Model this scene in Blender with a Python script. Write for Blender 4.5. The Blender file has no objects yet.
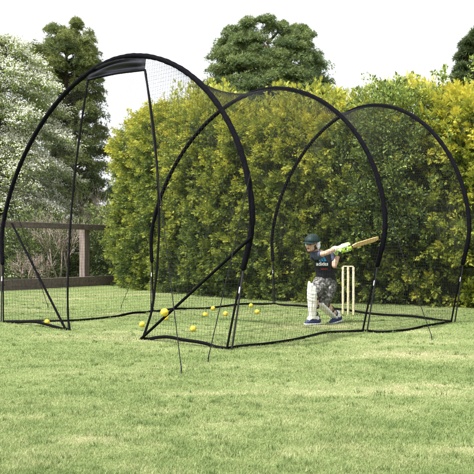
import bpy, bmesh, math, random
import numpy as np
from mathutils import Vector, Matrix

rng = np.random.default_rng(7)
random.seed(7)
S = bpy.context.scene
COL = S.collection
R = math.radians

# ------------------------------------------------------------------ camera, sky, sun, exposure
CAM_H = 0.9515
FPX = 800.0 / 474.0
cam_d = bpy.data.cameras.new('camera')
cam = bpy.data.objects.new('camera', cam_d)
COL.objects.link(cam)
cam.location = (0, 0, CAM_H)
cam.rotation_euler = (R(90), 0, 0)
cam_d.sensor_width = 36
cam_d.lens = 36 * FPX
cam_d.shift_y = 14.0 / 474.0
cam_d.clip_end = 2000
S.camera = cam

SUN_DIR = Vector((-0.50, -0.42, 0.95)).normalized()      # towards the sun
W = bpy.data.worlds.new('World')
S.world = W
W.use_nodes = True
wn = W.node_tree
sky = wn.nodes.new('ShaderNodeTexSky')
sky.sky_type = 'NISHITA'
sky.sun_disc = False
sky.sun_elevation = math.asin(SUN_DIR.z)
sky.sun_rotation = math.atan2(SUN_DIR.x, SUN_DIR.y)
sky.air_density = 1.0
sky.dust_density = 6.0
sky.ozone_density = 1.0
wn.nodes['Background'].inputs[1].default_value = 0.15
# thin bright cloud veil over the clear sky
tcw = wn.nodes.new('ShaderNodeTexCoord')
cln = wn.nodes.new('ShaderNodeTexNoise')
cln.inputs['Scale'].default_value = 2.2
cln.inputs['Detail'].default_value = 5
wn.links.new(tcw.outputs['Generated'], cln.inputs['Vector'])
clr = wn.nodes.new('ShaderNodeMapRange')
clr.inputs['From Min'].default_value = 0.3
clr.inputs['From Max'].default_value = 0.7
clr.inputs['To Min'].default_value = 0.80
clr.inputs['To Max'].default_value = 0.97
wn.links.new(cln.outputs['Fac'], clr.inputs['Value'])
veil = wn.nodes.new('ShaderNodeMix')
veil.data_type = 'RGBA'
veil.inputs[7].default_value = (4.3, 4.35, 4.45, 1)
wn.links.new(clr.outputs[0], veil.inputs[0])
wn.links.new(sky.outputs[0], veil.inputs[6])
wn.links.new(veil.outputs[2], wn.nodes['Background'].inputs[0])

sun_d = bpy.data.lights.new('sun', 'SUN')
sun_d.energy = 3.7
sun_d.angle = R(3.0)
sun_d.color = (1.0, 0.975, 0.935)
sun = bpy.data.objects.new('sun', sun_d)
COL.objects.link(sun)
sun.rotation_euler = (-SUN_DIR).to_track_quat('-Z', 'Y').to_euler()
sun.location = (-5, -5, 12)

S.view_settings.view_transform = 'Standard'
S.view_settings.look = 'None'
S.view_settings.gamma = 1
S.view_settings.use_curve_mapping = False
S.view_settings.exposure = 1.35
S.render.engine = 'CYCLES'
S.cycles.max_bounces = 6
S.cycles.transparent_max_bounces = 8

# ------------------------------------------------------------------ helpers
def tag(o, label=None, cat=None, group=None, kind=None):
    if label: o['label'] = label
    if cat: o['category'] = cat
    if group: o['group'] = group
    if kind: o['kind'] = kind
    return o

def empty(name, loc=(0, 0, 0), rz=0.0):
    o = bpy.data.objects.new(name, None)
    COL.objects.link(o)
    o.location = loc
    o.rotation_euler = (0, 0, rz)
    o.empty_display_size = 0.2
    return o

def link_mesh(name, me, m=None, parent=None):
    o = bpy.data.objects.new(name, me)
    COL.objects.link(o)
    if m is not None:
        me.materials.clear()
        me.materials.append(m)
    if parent is not None:
        o.parent = parent
        # children are modelled in world coordinates
        w = Matrix.Translation(parent.location) @ parent.rotation_euler.to_matrix().to_4x4()
        p = parent.parent
        while p is not None:
            w = (Matrix.Translation(p.location) @ p.rotation_euler.to_matrix().to_4x4()) @ w
            p = p.parent
        me.transform(w.inverted())
    return o

def bm_obj(name, bm, m=None, parent=None, smooth=True):
    me = bpy.data.meshes.new(name)
    bm.normal_update()
    bm.to_mesh(me)
    bm.free()
    if smooth:
        me.polygons.foreach_set('use_smooth', [True] * len(me.polygons))
    return link_mesh(name, me, m, parent)

def np_mesh(name, V, F, attrs=None, smooth=False):
    """V (n,3), F (m,k) -> mesh with float point attributes"""
    me = bpy.data.meshes.new(name)
    n, (m_, k) = len(V), F.shape
    me.vertices.add(n)
    me.vertices.foreach_set('co', np.ascontiguousarray(V, np.float32).ravel())
    me.loops.add(m_ * k)
    me.loops.foreach_set('vertex_index', np.ascontiguousarray(F, np.int32).ravel())
    me.polygons.add(m_)
    me.polygons.foreach_set('loop_start', np.arange(0, m_ * k, k, dtype=np.int32))
    me.polygons.foreach_set('loop_total', np.full(m_, k, np.int32))
    if smooth:
        me.polygons.foreach_set('use_smooth', np.ones(m_, bool))
    for a, v in (attrs or {}).items():
        at = me.attributes.new(a, 'FLOAT', 'POINT')
        at.data.foreach_set('value', np.ascontiguousarray(v, np.float32))
    me.update(calc_edges=True)
    return me

def unit(a):
    return a / (np.linalg.norm(a, axis=-1, keepdims=True) + 1e-9)

def add_chain(bm, pts, rad, seg=12, flat=None, caps=True):
    """tapered tube through pts; rad = radius or (ra, rb) per point; flat = direction the first radius points along"""
    pts = [Vector(p) for p in pts]
    n = len(pts)
    if not isinstance(rad, (list, tuple)):
        rad = [rad] * n
    rad = [(r, r) if not isinstance(r, (list, tuple)) else r for r in rad]
    tans = []
    for i in range(n):
        a = pts[max(i - 1, 0)]
        b = pts[min(i + 1, n - 1)]
        t = (b - a)
        tans.append(t.normalized() if t.length > 1e-9 else Vector((0, 0, 1)))
    up = Vector(flat) if flat is not None else (Vector((0, 0, 1)) if abs(tans[0].z) < 0.9 else Vector((1, 0, 0)))
    rings = []
    x = up
    secs = []
    for i in range(n):
        x = (x if flat is None else up)
        x = x - tans[i] * x.dot(tans[i])
        if x.length < 1e-5:
            x = tans[i].orthogonal()
        x = x.normalized()
        y = tans[i].cross(x)
        secs.append((pts[i], rad[i], x, y, tans[i]))
    if caps:
        p, r, x, y, t = secs[0]
        m = min(r)
        pre = [(p - t * m * math.sin(a), (r[0] * math.cos(a), r[1] * math.cos(a)), x, y, t) for a in (1.35, 0.9, 0.45)]
        p, r, x, y, t = secs[-1]
        m = min(r)
        post = [(p + t * m * math.sin(a), (r[0] * math.cos(a), r[1] * math.cos(a)), x, y, t) for a in (0.45, 0.9, 1.35)]
        secs = pre + secs + post
    for p, r, x, y, t in secs:
        rings.append([bm.verts.new(p + x * (r[0] * math.cos(2 * math.pi * k / seg)) + y * (r[1] * math.sin(2 * math.pi * k / seg))) for k in range(seg)])
    for a, b in zip(rings[:-1], rings[1:]):
        for k in range(seg):
            bm.faces.new((a[k], a[(k + 1) % seg], b[(k + 1) % seg], b[k]))
    bm.faces.new(rings[0][::-1])
    bm.faces.new(rings[-1])

def add_ball(bm, c, r, M=None, u=16, v=10):
    r = (r, r, r) if not isinstance(r, (tuple, list)) else r
    m = Matrix.Translation(Vector(c)) @ (M.to_4x4() if M is not None else Matrix()) @ Matrix.Diagonal((*r, 1))
    return bmesh.ops.create_uvsphere(bm, u_segments=u, v_segments=v, radius=1, matrix=m)['verts']

def add_box(bm, c, size, M=None, bevel=0.0):
    m = Matrix.Translation(Vector(c)) @ (M.to_4x4() if M is not None else Matrix()) @ Matrix.Diagonal((*size, 1))
    vs = bmesh.ops.create_cube(bm, size=1, matrix=m)['verts']
    if bevel:
        es = list({e for v in vs for e in v.link_edges})
        bmesh.ops.bevel(bm, geom=es, offset=bevel, segments=2, affect='EDGES', profile=0.6)

def remesh_obj(name, bm, m, parent, voxel, smooth=6, fac=0.5, folds=None):
    """union of overlapping closed pieces as ONE continuous skin"""
    me = bpy.data.meshes.new(name + '_raw')
    bm.normal_update()
    bm.to_mesh(me)
    bm.free()
    o = bpy.data.objects.new(name + '_raw', me)
    COL.objects.link(o)
    md = o.modifiers.new('r', 'REMESH')
    md.mode = 'VOXEL'
    md.voxel_size = voxel
    if smooth:
        sm = o.modifiers.new('s', 'SMOOTH')
        sm.iterations = smooth
        sm.factor = fac
    dg = bpy.context.evaluated_depsgraph_get()
    dg.update()
    ev = o.evaluated_get(dg)
    res = bpy.data.meshes.new_from_object(ev)
    res.name = name
    bpy.data.objects.remove(o)
    bpy.data.meshes.remove(me)
    if folds:
        amp, sc, axis = folds
        n_ = len(res.vertices)
        co = np.zeros(n_ * 3); no = np.zeros(n_ * 3)
        res.vertices.foreach_get('co', co); res.vertices.foreach_get('normal', no)
        co, no = co.reshape(-1, 3), no.reshape(-1, 3)
        q = co + 0.03 * np.stack([noise3(co, 9, 91), noise3(co, 9, 92), noise3(co, 9, 93)], 1)
        f1 = 1 - np.abs(noise3(q * np.array(axis), sc, 94)) * 2
        f2 = 1 - np.abs(noise3(q * np.array(axis)[::-1], sc * 1.7, 95)) * 2
        co = co + no * (amp * (0.7 * f1 + 0.35 * f2))[:, None]
        res.vertices.foreach_set('co', co.astype(np.float32).ravel())
        res.update()
    res.polygons.foreach_set('use_smooth', [True] * len(res.polygons))
    return link_mesh(name, res, m, parent)

def noise3(P, scale, seed=0):
    """smooth value noise in [-1, 1]"""
    P = np.asarray(P, float) * scale + seed * 17.31
    i = np.floor(P).astype(np.int64)
    f = P - i
    f = f * f * (3 - 2 * f)
    def h(a, b, c):
        x = (a * 73856093) ^ (b * 19349663) ^ (c * 83492791) ^ (seed * 2654435)
        x = (x ^ (x >> 13)) * 1274126177
        x = x ^ (x >> 16)
        return (x & 0xffff) / 32767.5 - 1
    out = 0
    for dx in (0, 1):
        for dy in (0, 1):
            for dz in (0, 1):
                w = (f[:, 0] if dx else 1 - f[:, 0]) * (f[:, 1] if dy else 1 - f[:, 1]) * (f[:, 2] if dz else 1 - f[:, 2])
                out = out + w * h(i[:, 0] + dx, i[:, 1] + dy, i[:, 2] + dz)
    return out

# ------------------------------------------------------------------ materials
def new_mat(name):
    m = bpy.data.materials.new(name)
    m.use_nodes = True
    nt = m.node_tree
    return m, nt, nt.nodes['Principled BSDF']

def ramp(nt, stops, src, interp='LINEAR'):
    r = nt.nodes.new('ShaderNodeValToRGB')
    el = r.color_ramp.elements
    while len(el) < len(stops):
        el.new(0.5)
    for e, (p, c) in zip(el, stops):
        e.position = p
        e.color = (*c, 1)
    r.color_ramp.interpolation = interp
    nt.links.new(src, r.inputs[0])
    return r

def noise_node(nt, scale, detail=4, coord='Object', stretch=None, rough=0.55):
    tc = nt.nodes.new('ShaderNodeTexCoord')
    n = nt.nodes.new('ShaderNodeTexNoise')
    n.inputs['Scale'].default_value = scale
    n.inputs['Detail'].default_value = detail
    n.inputs['Roughness'].default_value = rough
    src = tc.outputs[coord]
    if stretch:
        mp = nt.nodes.new('ShaderNodeMapping')
        mp.inputs['Scale'].default_value = stretch
        nt.links.new(src, mp.inputs[0])
        src = mp.outputs[0]
    nt.links.new(src, n.inputs['Vector'])
    return n

def simple(name, c, rough=0.6, var=0.25, scale=20, bump=0.0, bscale=None, spec=0.4, stretch=None, metallic=0):
    m, nt, b = new_mat(name)
    n = noise_node(nt, scale, stretch=stretch)
    lo = tuple(x * (1 - var) for x in c)
    hi = tuple(min(1, x * (1 + var)) for x in c)
    r = ramp(nt, [(0.3, lo), (0.7, hi)], n.outputs['Fac'])
    nt.links.new(r.outputs[0], b.inputs['Base Color'])
    b.inputs['Roughness'].default_value = rough
    b.inputs['Specular IOR Level'].default_value = spec
    b.inputs['Metallic'].default_value = metallic
    if bump:
        bn = noise_node(nt, bscale or scale * 3, stretch=stretch)
        bp = nt.nodes.new('ShaderNodeBump')
        bp.inputs['Strength'].default_value = bump
        bp.inputs['Distance'].default_value = 0.01
        nt.links.new(bn.outputs['Fac'], bp.inputs['Height'])
        nt.links.new(bp.outputs[0], b.inputs['Normal'])
    return m

def leafy(name, stops, trans=0.3, rough=0.55, spec=0.3):
    m, nt, b = new_mat(name)
    a = nt.nodes.new('ShaderNodeAttribute')
    a.attribute_name = 'tint'
    r = ramp(nt, stops, a.outputs['Fac'])
    nt.links.new(r.outputs[0], b.inputs['Base Color'])
    b.inputs['Roughness'].default_value = rough
    b.inputs['Specular IOR Level'].default_value = spec
    t = nt.nodes.new('ShaderNodeBsdfTranslucent')
    nt.links.new(r.outputs[0], t.inputs[0])
    mx = nt.nodes.new('ShaderNodeMixShader')
    mx.inputs[0].default_value = trans
    nt.links.new(b.outputs[0], mx.inputs[1])
    nt.links.new(t.outputs[0], mx.inputs[2])
    nt.links.new(mx.outputs[0], nt.nodes['Material Output'].inputs[0])
    return m

M = {}
M['pad_black'] = simple('sleeve_fabric', (0.0035, 0.0035, 0.0055), 0.9, 0.3, 30, 0.25, 60, 0.05)
M['webbing'] = simple('black_webbing', (0.004, 0.004, 0.005), 0.9, 0.3, 40, spec=0.06)
M['net'] = simple('net_twine', (0.016, 0.016, 0.020), 0.75, 0.2, 5, spec=0.2)
M['tube'] = simple('dark_tube', (0.006, 0.006, 0.007), 0.7, 0.2, 20, spec=0.5)
M['header'] = simple('header_cloth', (0.007, 0.007, 0.015), 0.5, 0.3, 12, 0.2, 40, 0.25)
M['rope'] = simple('guy_rope', (0.012, 0.012, 0.013), 0.9, 0.3, 60, spec=0.1)
M['white_label'] = simple('white_label', (0.75, 0.75, 0.74), 0.5, 0.05, 20)
M['ball'] = simple('yellow_ball', (0.66, 0.49, 0.04), 0.6, 0.22, 45, 0.15, 80)
M['stump'] = simple('ash_wood', (0.60, 0.50, 0.33), 0.6, 0.14, 9, 0.1, 40, stretch=(6, 6, 0.6))
M['bat'] = simple('willow_blade', (0.56, 0.36, 0.17), 0.42, 0.15, 8, stretch=(3, 3, 3))
M['grip'] = simple('rubber_grip', (0.55, 0.6, 0.2), 0.7, 0.2, 60)
M['skin'] = simple('skin', (0.58, 0.355, 0.27), 0.62, 0.12, 14, 0.05, 120)
M['shirt'] = simple('black_shirt', (0.012, 0.013, 0.017), 0.8, 0.3, 20, 0.35, 28, 0.2)
M['sleeve'] = simple('navy_sleeve', (0.060, 0.070, 0.115), 0.8, 0.25, 20, 0.35, 40, 0.2)
M['logo_blue'] = simple('logo_blue', (0.03, 0.27, 0.60), 0.6, 0.1, 20)
M['logo_white'] = simple('logo_white', (0.80, 0.80, 0.80), 0.6, 0.04, 20)
M['logo_red'] = simple('logo_red', (0.35, 0.02, 0.03), 0.6, 0.1, 20)
M['pad_white'] = simple('white_pad', (0.70, 0.69, 0.68), 0.6, 0.06, 12, 0.1, 60)
M['strap'] = simple('black_strap', (0.015, 0.015, 0.018), 0.6, 0.2, 30)
M['glove_white'] = simple('glove_white', (0.74, 0.76, 0.72), 0.6, 0.06, 30, 0.1, 60)
M['glove_lime'] = simple('glove_lime', (0.45, 0.72, 0.06), 0.55, 0.1, 30)
M['glove_dark'] = simple('glove_dark', (0.02, 0.025, 0.03), 0.6, 0.2, 30)
M['helmet'] = simple('helmet_green', (0.004, 0.020, 0.019), 0.6, 0.25, 20, spec=0.3)
M['ear'] = simple('ear_guard', (0.55, 0.60, 0.68), 0.4, 0.1, 20)
M['shoe'] = simple('blue_shoe', (0.014, 0.024, 0.085), 0.6, 0.3, 40)
M['sole'] = simple('shoe_sole', (0.62, 0.64, 0.68), 0.6, 0.08, 30)
M['sock'] = simple('sock', (0.7, 0.7, 0.72), 0.8, 0.08, 40)
M['eye'] = simple('eye', (0.03, 0.025, 0.02), 0.2, 0.1, 20)
M['lip'] = simple('mouth', (0.22, 0.05, 0.05), 0.5, 0.1, 20)
M['timber'] = simple('weathered_timber', (0.15, 0.118, 0.105), 0.85, 0.35, 3, 0.6, 14, 0.15, stretch=(1, 6, 6))
M['timber_up'] = simple('weathered_post', (0.17, 0.135, 0.122), 0.85, 0.35, 3, 0.6, 14, 0.15, stretch=(6, 6, 1))
M['bark'] = simple('bark', (0.085, 0.062, 0.045), 0.9, 0.4, 6, 0.8, 20, 0.1, stretch=(4, 4, 1))
M['twig'] = simple('dry_twigs', (0.32, 0.255, 0.22), 0.9, 0.3, 8)
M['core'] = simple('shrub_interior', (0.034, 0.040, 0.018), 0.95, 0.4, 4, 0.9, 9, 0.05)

# camouflage shorts
m, nt, b = new_mat('camouflage')
n1 = noise_node(nt, 30, 2.0)
r1 = ramp(nt, [(0.0, (0.025, 0.025, 0.025)), (0.44, (0.075, 0.075, 0.07)), (0.53, (0.14, 0.135, 0.12)), (0.62, (0.30, 0.29, 0.265))], n1.outputs['Fac'], 'CONSTANT')
nt.links.new(r1.outputs[0], b.inputs['Base Color'])
b.inputs['Roughness'].default_value = 0.85
bp = nt.nodes.new('ShaderNodeBump')
bp.inputs['Strength'].default_value = 0.5
bp.inputs['Distance'].default_value = 0.012
nb = noise_node(nt, 16, 2)
nt.links.new(nb.outputs['Fac'], bp.inputs['Height'])
nt.links.new(bp.outputs[0], b.inputs['Normal'])
M['camo'] = m

# foliage: tint 0 = older green growth, painted hedge shade .. 1 = young growth
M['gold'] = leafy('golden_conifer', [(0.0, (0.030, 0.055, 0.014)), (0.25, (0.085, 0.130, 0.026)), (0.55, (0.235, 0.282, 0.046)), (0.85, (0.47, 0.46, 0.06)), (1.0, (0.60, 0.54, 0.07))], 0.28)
M['shrub'] = leafy('broad_shrub', [(0.0, (0.035, 0.065, 0.025)), (0.5, (0.095, 0.145, 0.05)), (1.0, (0.30, 0.37, 0.08))], 0.3)
M['pine'] = leafy('pine_needles', [(0.0, (0.030, 0.052, 0.030)), (0.5, (0.080, 0.122, 0.046)), (1.0, (0.20, 0.25, 0.085))], 0.2)
M['spruce'] = leafy('dull_conifer', [(0.0, (0.035, 0.052, 0.022)), (0.5, (0.085, 0.122, 0.042)), (1.0, (0.22, 0.245, 0.07))], 0.25)
M['spring'] = leafy('spring_leaves', [(0.0, (0.10, 0.14, 0.045)), (0.5, (0.21, 0.27, 0.09)), (1.0, (0.36, 0.41, 0.15))], 0.35)
M['blossom'] = leafy('white_blossom', [(0.0, (0.55, 0.57, 0.45)), (0.5, (0.76, 0.75, 0.67)), (1.0, (0.87, 0.85, 0.79))], 0.3)
M['garden'] = leafy('garden_leaves', [(0.0, (0.045, 0.070, 0.022)), (0.5, (0.16, 0.21, 0.07)), (1.0, (0.32, 0.36, 0.12))], 0.3)
M['blade'] = leafy('grass_blades', [(0.0, (0.095, 0.160, 0.045)), (0.45, (0.222, 0.275, 0.104)), (0.75, (0.335, 0.365, 0.175)), (1.0, (0.50, 0.44, 0.28))], 0.35, 0.6, 0.2)

# lawn
m, nt, b = new_mat('lawn')
n1 = noise_node(nt, 0.8, 5)
n2 = noise_node(nt, 30, 6, rough=0.7)
n3 = noise_node(nt, 0.55, 4, stretch=(0.7, 1.4, 1))
r2 = ramp(nt, [(0.30, (0.12, 0.17, 0.052)), (0.7, (0.21, 0.255, 0.10))], n2.outputs['Fac'])
r3 = ramp(nt, [(0.55, (0, 0, 0)), (0.72, (1, 1, 1))], n3.outputs['Fac'])
mx = nt.nodes.new('ShaderNodeMix')
mx.data_type = 'RGBA'
nt.links.new(r3.outputs[0], mx.inputs[0])
nt.links.new(r2.outputs[0], mx.inputs[6])
mx.inputs[7].default_value = (0.29, 0.27, 0.15, 1)
nt.links.new(mx.outputs[2], b.inputs['Base Color'])
b.inputs['Roughness'].default_value = 0.95
b.inputs['Specular IOR Level'].default_value = 0.1
bp = nt.nodes.new('ShaderNodeBump')
bp.inputs['Strength'].default_value = 0.6
bp.inputs['Distance'].default_value = 0.03
nt.links.new(n2.outputs['Fac'], bp.inputs['Height'])
nt.links.new(bp.outputs[0], b.inputs['Normal'])
M['lawn'] = m

# ------------------------------------------------------------------ leaf generators
def pinnate(pairs=4, width=0.34, lobe=0.09, droop=0.12):
    """flat conifer spray: a stem with side lobes, unit length along x"""
    V, F = [], []
    def tri(a, b_, c):
        i = len(V)
        V.extend([a, b_, c])
        F.append((i, i + 1, i + 2))
    tri((0, -0.025, 0), (0, 0.025, 0), (1, 0, -droop))
    for k in range(pairs):
        x = 0.12 + 0.72 * k / pairs
        w = width * (1 - 0.55 * k / pairs)
        for s in (-1, 1):
            tri((x - lobe, 0, -droop * x * x), (x + lobe, 0, -droop * x * x), (x + w * 0.85, s * w, -droop * x - 0.04))
    return np.array(V), np.array(F)

def needle_tuft(k=9, wid=0.07, seed=1):
    r = np.random.default_rng(seed)
    V, F = [], []
    for i in range(k):
        d = unit(np.array([1.0, 0, 0]) * r.uniform(0.15, 1.0) + np.append(0.0, r.normal(0, 0.75, 2)))
        p = unit(np.cross(d, r.normal(0, 1, 3))) * wid
        j = len(V)
        V += [-p, p, d * r.uniform(0.7, 1.0)]
        F.append((j, j + 1, j + 2))
    return np.array(V), np.array(F)

LEAF = (np.array([(0, 0, 0), (0.45, -0.30, 0.07), (1, 0, -0.10), (0.45, 0.30, 0.07)]), np.array([(0, 1, 2), (0, 2, 3)]))
SPRAY = pinnate(5, 0.36, 0.06, 0.2)
TUFT = needle_tuft(9, 0.06)

def scatter(P, D, size, tint, tpl, jitter_n=1.0, up=None):
    """one template copy per point as plain arrays"""
    TV, TF = tpl
    n = len(P)
    D = unit(D)
    N = rng.normal(0, 1, (n, 3)) * jitter_n
    if up is not None:
        N = N + up
    N = unit(N - D * (N * D).sum(1, keepdims=True))
    Y = np.cross(N, D)
    V = P[:, None, :] + size[:, None, None] * (TV[None, :, 0:1] * D[:, None, :] + TV[None, :, 1:2] * Y[:, None, :] + TV[None, :, 2:3] * N[:, None, :])
    F = TF[None] + (np.arange(n) * len(TV))[:, None, None]
    return V.reshape(-1, 3), F.reshape(-1, TF.shape[1]), np.repeat(tint, len(TV))

def join(parts):
    V, F, T, o = [], [], [], 0
    for v, f, t in parts:
        V.append(v)
        F.append(f + o)
        T.append(t)
        o += len(v)
    return np.concatenate(V), np.concatenate(F), np.concatenate(T)

def leaf_obj(name, data, mt, parent):
    V, F, T = data
    return link_mesh(name, np_mesh(name, V, F, {'tint': np.clip(T, 0, 1)}), mt, parent)

def plumes(C, A, L, Rr, n, size, tint, tv=0.16, spread=0.8, grav=0.0, tipt=0.18):
    """n sprays around every plume axis A (length L) starting at C"""
    k = len(C)
    t = rng.random((k, n)) ** 0.7
    A = unit(A)
    rnd = rng.normal(0, 1, (k, n, 3))
    perp = rnd - A[:, None] * (rnd * A[:, None]).sum(2, keepdims=True)
    perp = perp / (np.linalg.norm(perp, axis=2, keepdims=True) + 1e-9)
    rad = np.sqrt(rng.random((k, n))) * (1 - 0.65 * t) * Rr[:, None]
    P = C[:, None] + A[:, None] * (L[:, None] * t)[..., None] + perp * rad[..., None]
    D = A[:, None] * 1.0 + perp * spread * (1.1 - t[..., None] * 0.6) + rng.normal(0, 0.25, (k, n, 3))
    D[..., 2] -= grav
    sz = np.repeat(size[:, None], n, 1) * rng.uniform(0.7, 1.3, (k, n))
    tn = tint[:, None] + tipt * (t - 0.5) + rng.normal(0, tv, (k, n))
    return P.reshape(-1, 3), D.reshape(-1, 3), sz.ravel(), tn.ravel()

# ------------------------------------------------------------------ ground
bm = bmesh.new()
bmesh.ops.create_grid(bm, x_segments=2, y_segments=2, size=400)
tag(bm_obj('ground', bm, M['lawn']), 'wide lawn of mown pale green grass with dry patches', kind='structure')

def dryness(P):
    d = 0.50 * noise3(P * np.array([0.7, 1.4, 1]), 1.3, 3) + 0.50 * noise3(P * np.array([0.8, 1.5, 1]), 3.6, 4)
    return np.where(d > 0.30, d + (d - 0.30) * 1.2, d * 0.8)

NB = 720000
u = rng.random(NB)
y = (3.0 ** -0.6 + u * (23.0 ** -0.6 - 3.0 ** -0.6)) ** (-1 / 0.6)
x = rng.uniform(-1, 1, NB) * (0.36 * y + 0.7)
P = np.stack([x, y, np.zeros(NB)], 1)
dr = dryness(P)
hgt = rng.uniform(0.006, 0.017, NB) * (1 + 0.25 * noise3(P, 1.7, 9) + 0.3 * noise3(P, 7, 10)) * np.clip(1 - 0.35 * dr, 0.5, 1.3)
wid = 0.0015 * (y / 4) ** 0.75 * rng.uniform(0.7, 1.4, NB)
yaw = rng.uniform(0, 2 * np.pi, NB)
lean = rng.uniform(0.2, 1.3, NB)
yw2 = yaw + rng.normal(np.pi / 2, 0.5, NB)
side = np.stack([np.cos(yaw), np.sin(yaw), 0 * yaw], 1) * wid[:, None]
tip = P + np.stack([np.cos(yw2) * lean * hgt, np.sin(yw2) * lean * hgt, hgt], 1)
V = np.stack([P - side, P + side, tip], 1).reshape(-1, 3)
F = np.arange(NB * 3).reshape(-1, 3)
tint = 0.44 + 0.46 * dr + 0.16 * noise3(P, 6, 5) + 0.16 * noise3(P, 14, 6) + rng.normal(0, 0.10, NB) + 0.30 * (rng.random(NB) < 0.10)
# scattered coarser tufts and small lawn weeds
NT, KB = 1500, 16
ty_ = (3.0 ** -0.6 + rng.random(NT) * (17.0 ** -0.6 - 3.0 ** -0.6)) ** (-1 / 0.6)
tc_ = np.stack([rng.uniform(-1, 1, NT) * (0.36 * ty_ + 0.7), ty_, 0 * ty_], 1)
th_ = rng.uniform(0.018, 0.036, NT)
P2 = (tc_[:, None] + np.concatenate([rng.normal(0, 0.016, (NT, KB, 2)), np.zeros((NT, KB, 1))], 2)).reshape(-1, 3)
h2 = (th_[:, None] * rng.uniform(0.6, 1.2, (NT, KB))).ravel()
a2 = rng.uniform(0, 2 * np.pi, NT * KB)
o2 = rng.uniform(0.2, 1.2, NT * KB) * h2
wv2 = np.repeat(0.0016 * (ty_ / 4) ** 0.6, KB) * rng.uniform(0.8, 2.2, NT * KB)
sd2 = np.stack([-np.sin(a2), np.cos(a2), 0 * a2], 1) * wv2[:, None]
tp2 = P2 + np.stack([np.cos(a2) * o2, np.sin(a2) * o2, h2], 1)
V2 = np.stack([P2 - sd2, P2 + sd2, tp2], 1).reshape(-1, 3)
t2 = np.repeat(rng.normal(0.28, 0.16, NT), KB) + rng.normal(0, 0.06, NT * KB)
V = np.concatenate([V, V2]); F = np.arange(len(V)).reshape(-1, 3); tint = np.concatenate([tint, t2])
tag(leaf_obj('grass', (V, F, np.repeat(tint, 3)), M['blade'], None),
    'short mown grass blades with straw coloured dry patches', 'grass', kind='stuff')

# ------------------------------------------------------------------ hedge
HP = np.array([(9.5, 9.6), (7.0, 11.1), (3.9, 13.15), (2.65, 13.9), (0.6, 15.2), (-0.75, 16.5), (-2.0, 18.6), (-2.95, 20.4), (-3.35, 21.7), (-3.0, 22.9), (-1.8, 23.6)])
HH = np.array([3.7, 3.65, 3.65, 3.7, 3.75, 3.95, 4.4, 4.4, 4.1, 3.5, 3.6])
seg = np.r_[0, np.cumsum(np.linalg.norm(np.diff(HP, axis=0), axis=1))]
sf = np.linspace(0, seg[-1], 400)
hx = np.interp(sf, seg, HP[:, 0]); hy = np.interp(sf, seg, HP[:, 1]); hh = np.interp(sf, seg, HH)
ker = np.hanning(41); ker /= ker.sum()
def sm(a):
    return np.convolve(np.pad(a, 20, mode='edge'), ker, 'valid')
hx, hy, hh = sm(hx), sm(hy), sm(hh)
tx, ty = np.gradient(hx, sf), np.gradient(hy, sf)
tl = np.hypot(tx, ty); tx /= tl; ty /= tl
SLEN = sf[-1]

def hedge_point(s, q):
    """s along the hedge, q up the face and over the top -> point, outward normal, height fraction"""
    X, Y, H = np.interp(s, sf, hx), np.interp(s, sf, hy), np.interp(s, sf, hh)
    nx, ny = -np.interp(s, sf, ty), np.interp(s, sf, tx)
    rr = 0.55
    face = H - rr
    a = np.clip((q - face) / rr, 0, np.pi / 2)
    over = np.maximum(q - face - rr * np.pi / 2, 0)
    z = np.where(q < face, q, face + rr * np.sin(a))
    back = np.where(q < face, 0, rr * (1 - np.cos(a))) + over
    bulge = 0.18 * np.sin(np.pi * np.clip(z / H, 0, 1)) - 0.10
    off = bulge - back
    Pn = np.stack([X + nx * off, Y + ny * off, z], 1)
    Nn = np.stack([nx * np.cos(a), ny * np.cos(a), np.sin(a)], 1)
    return Pn, Nn, np.clip(z / H, 0, 1.1), H

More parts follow.
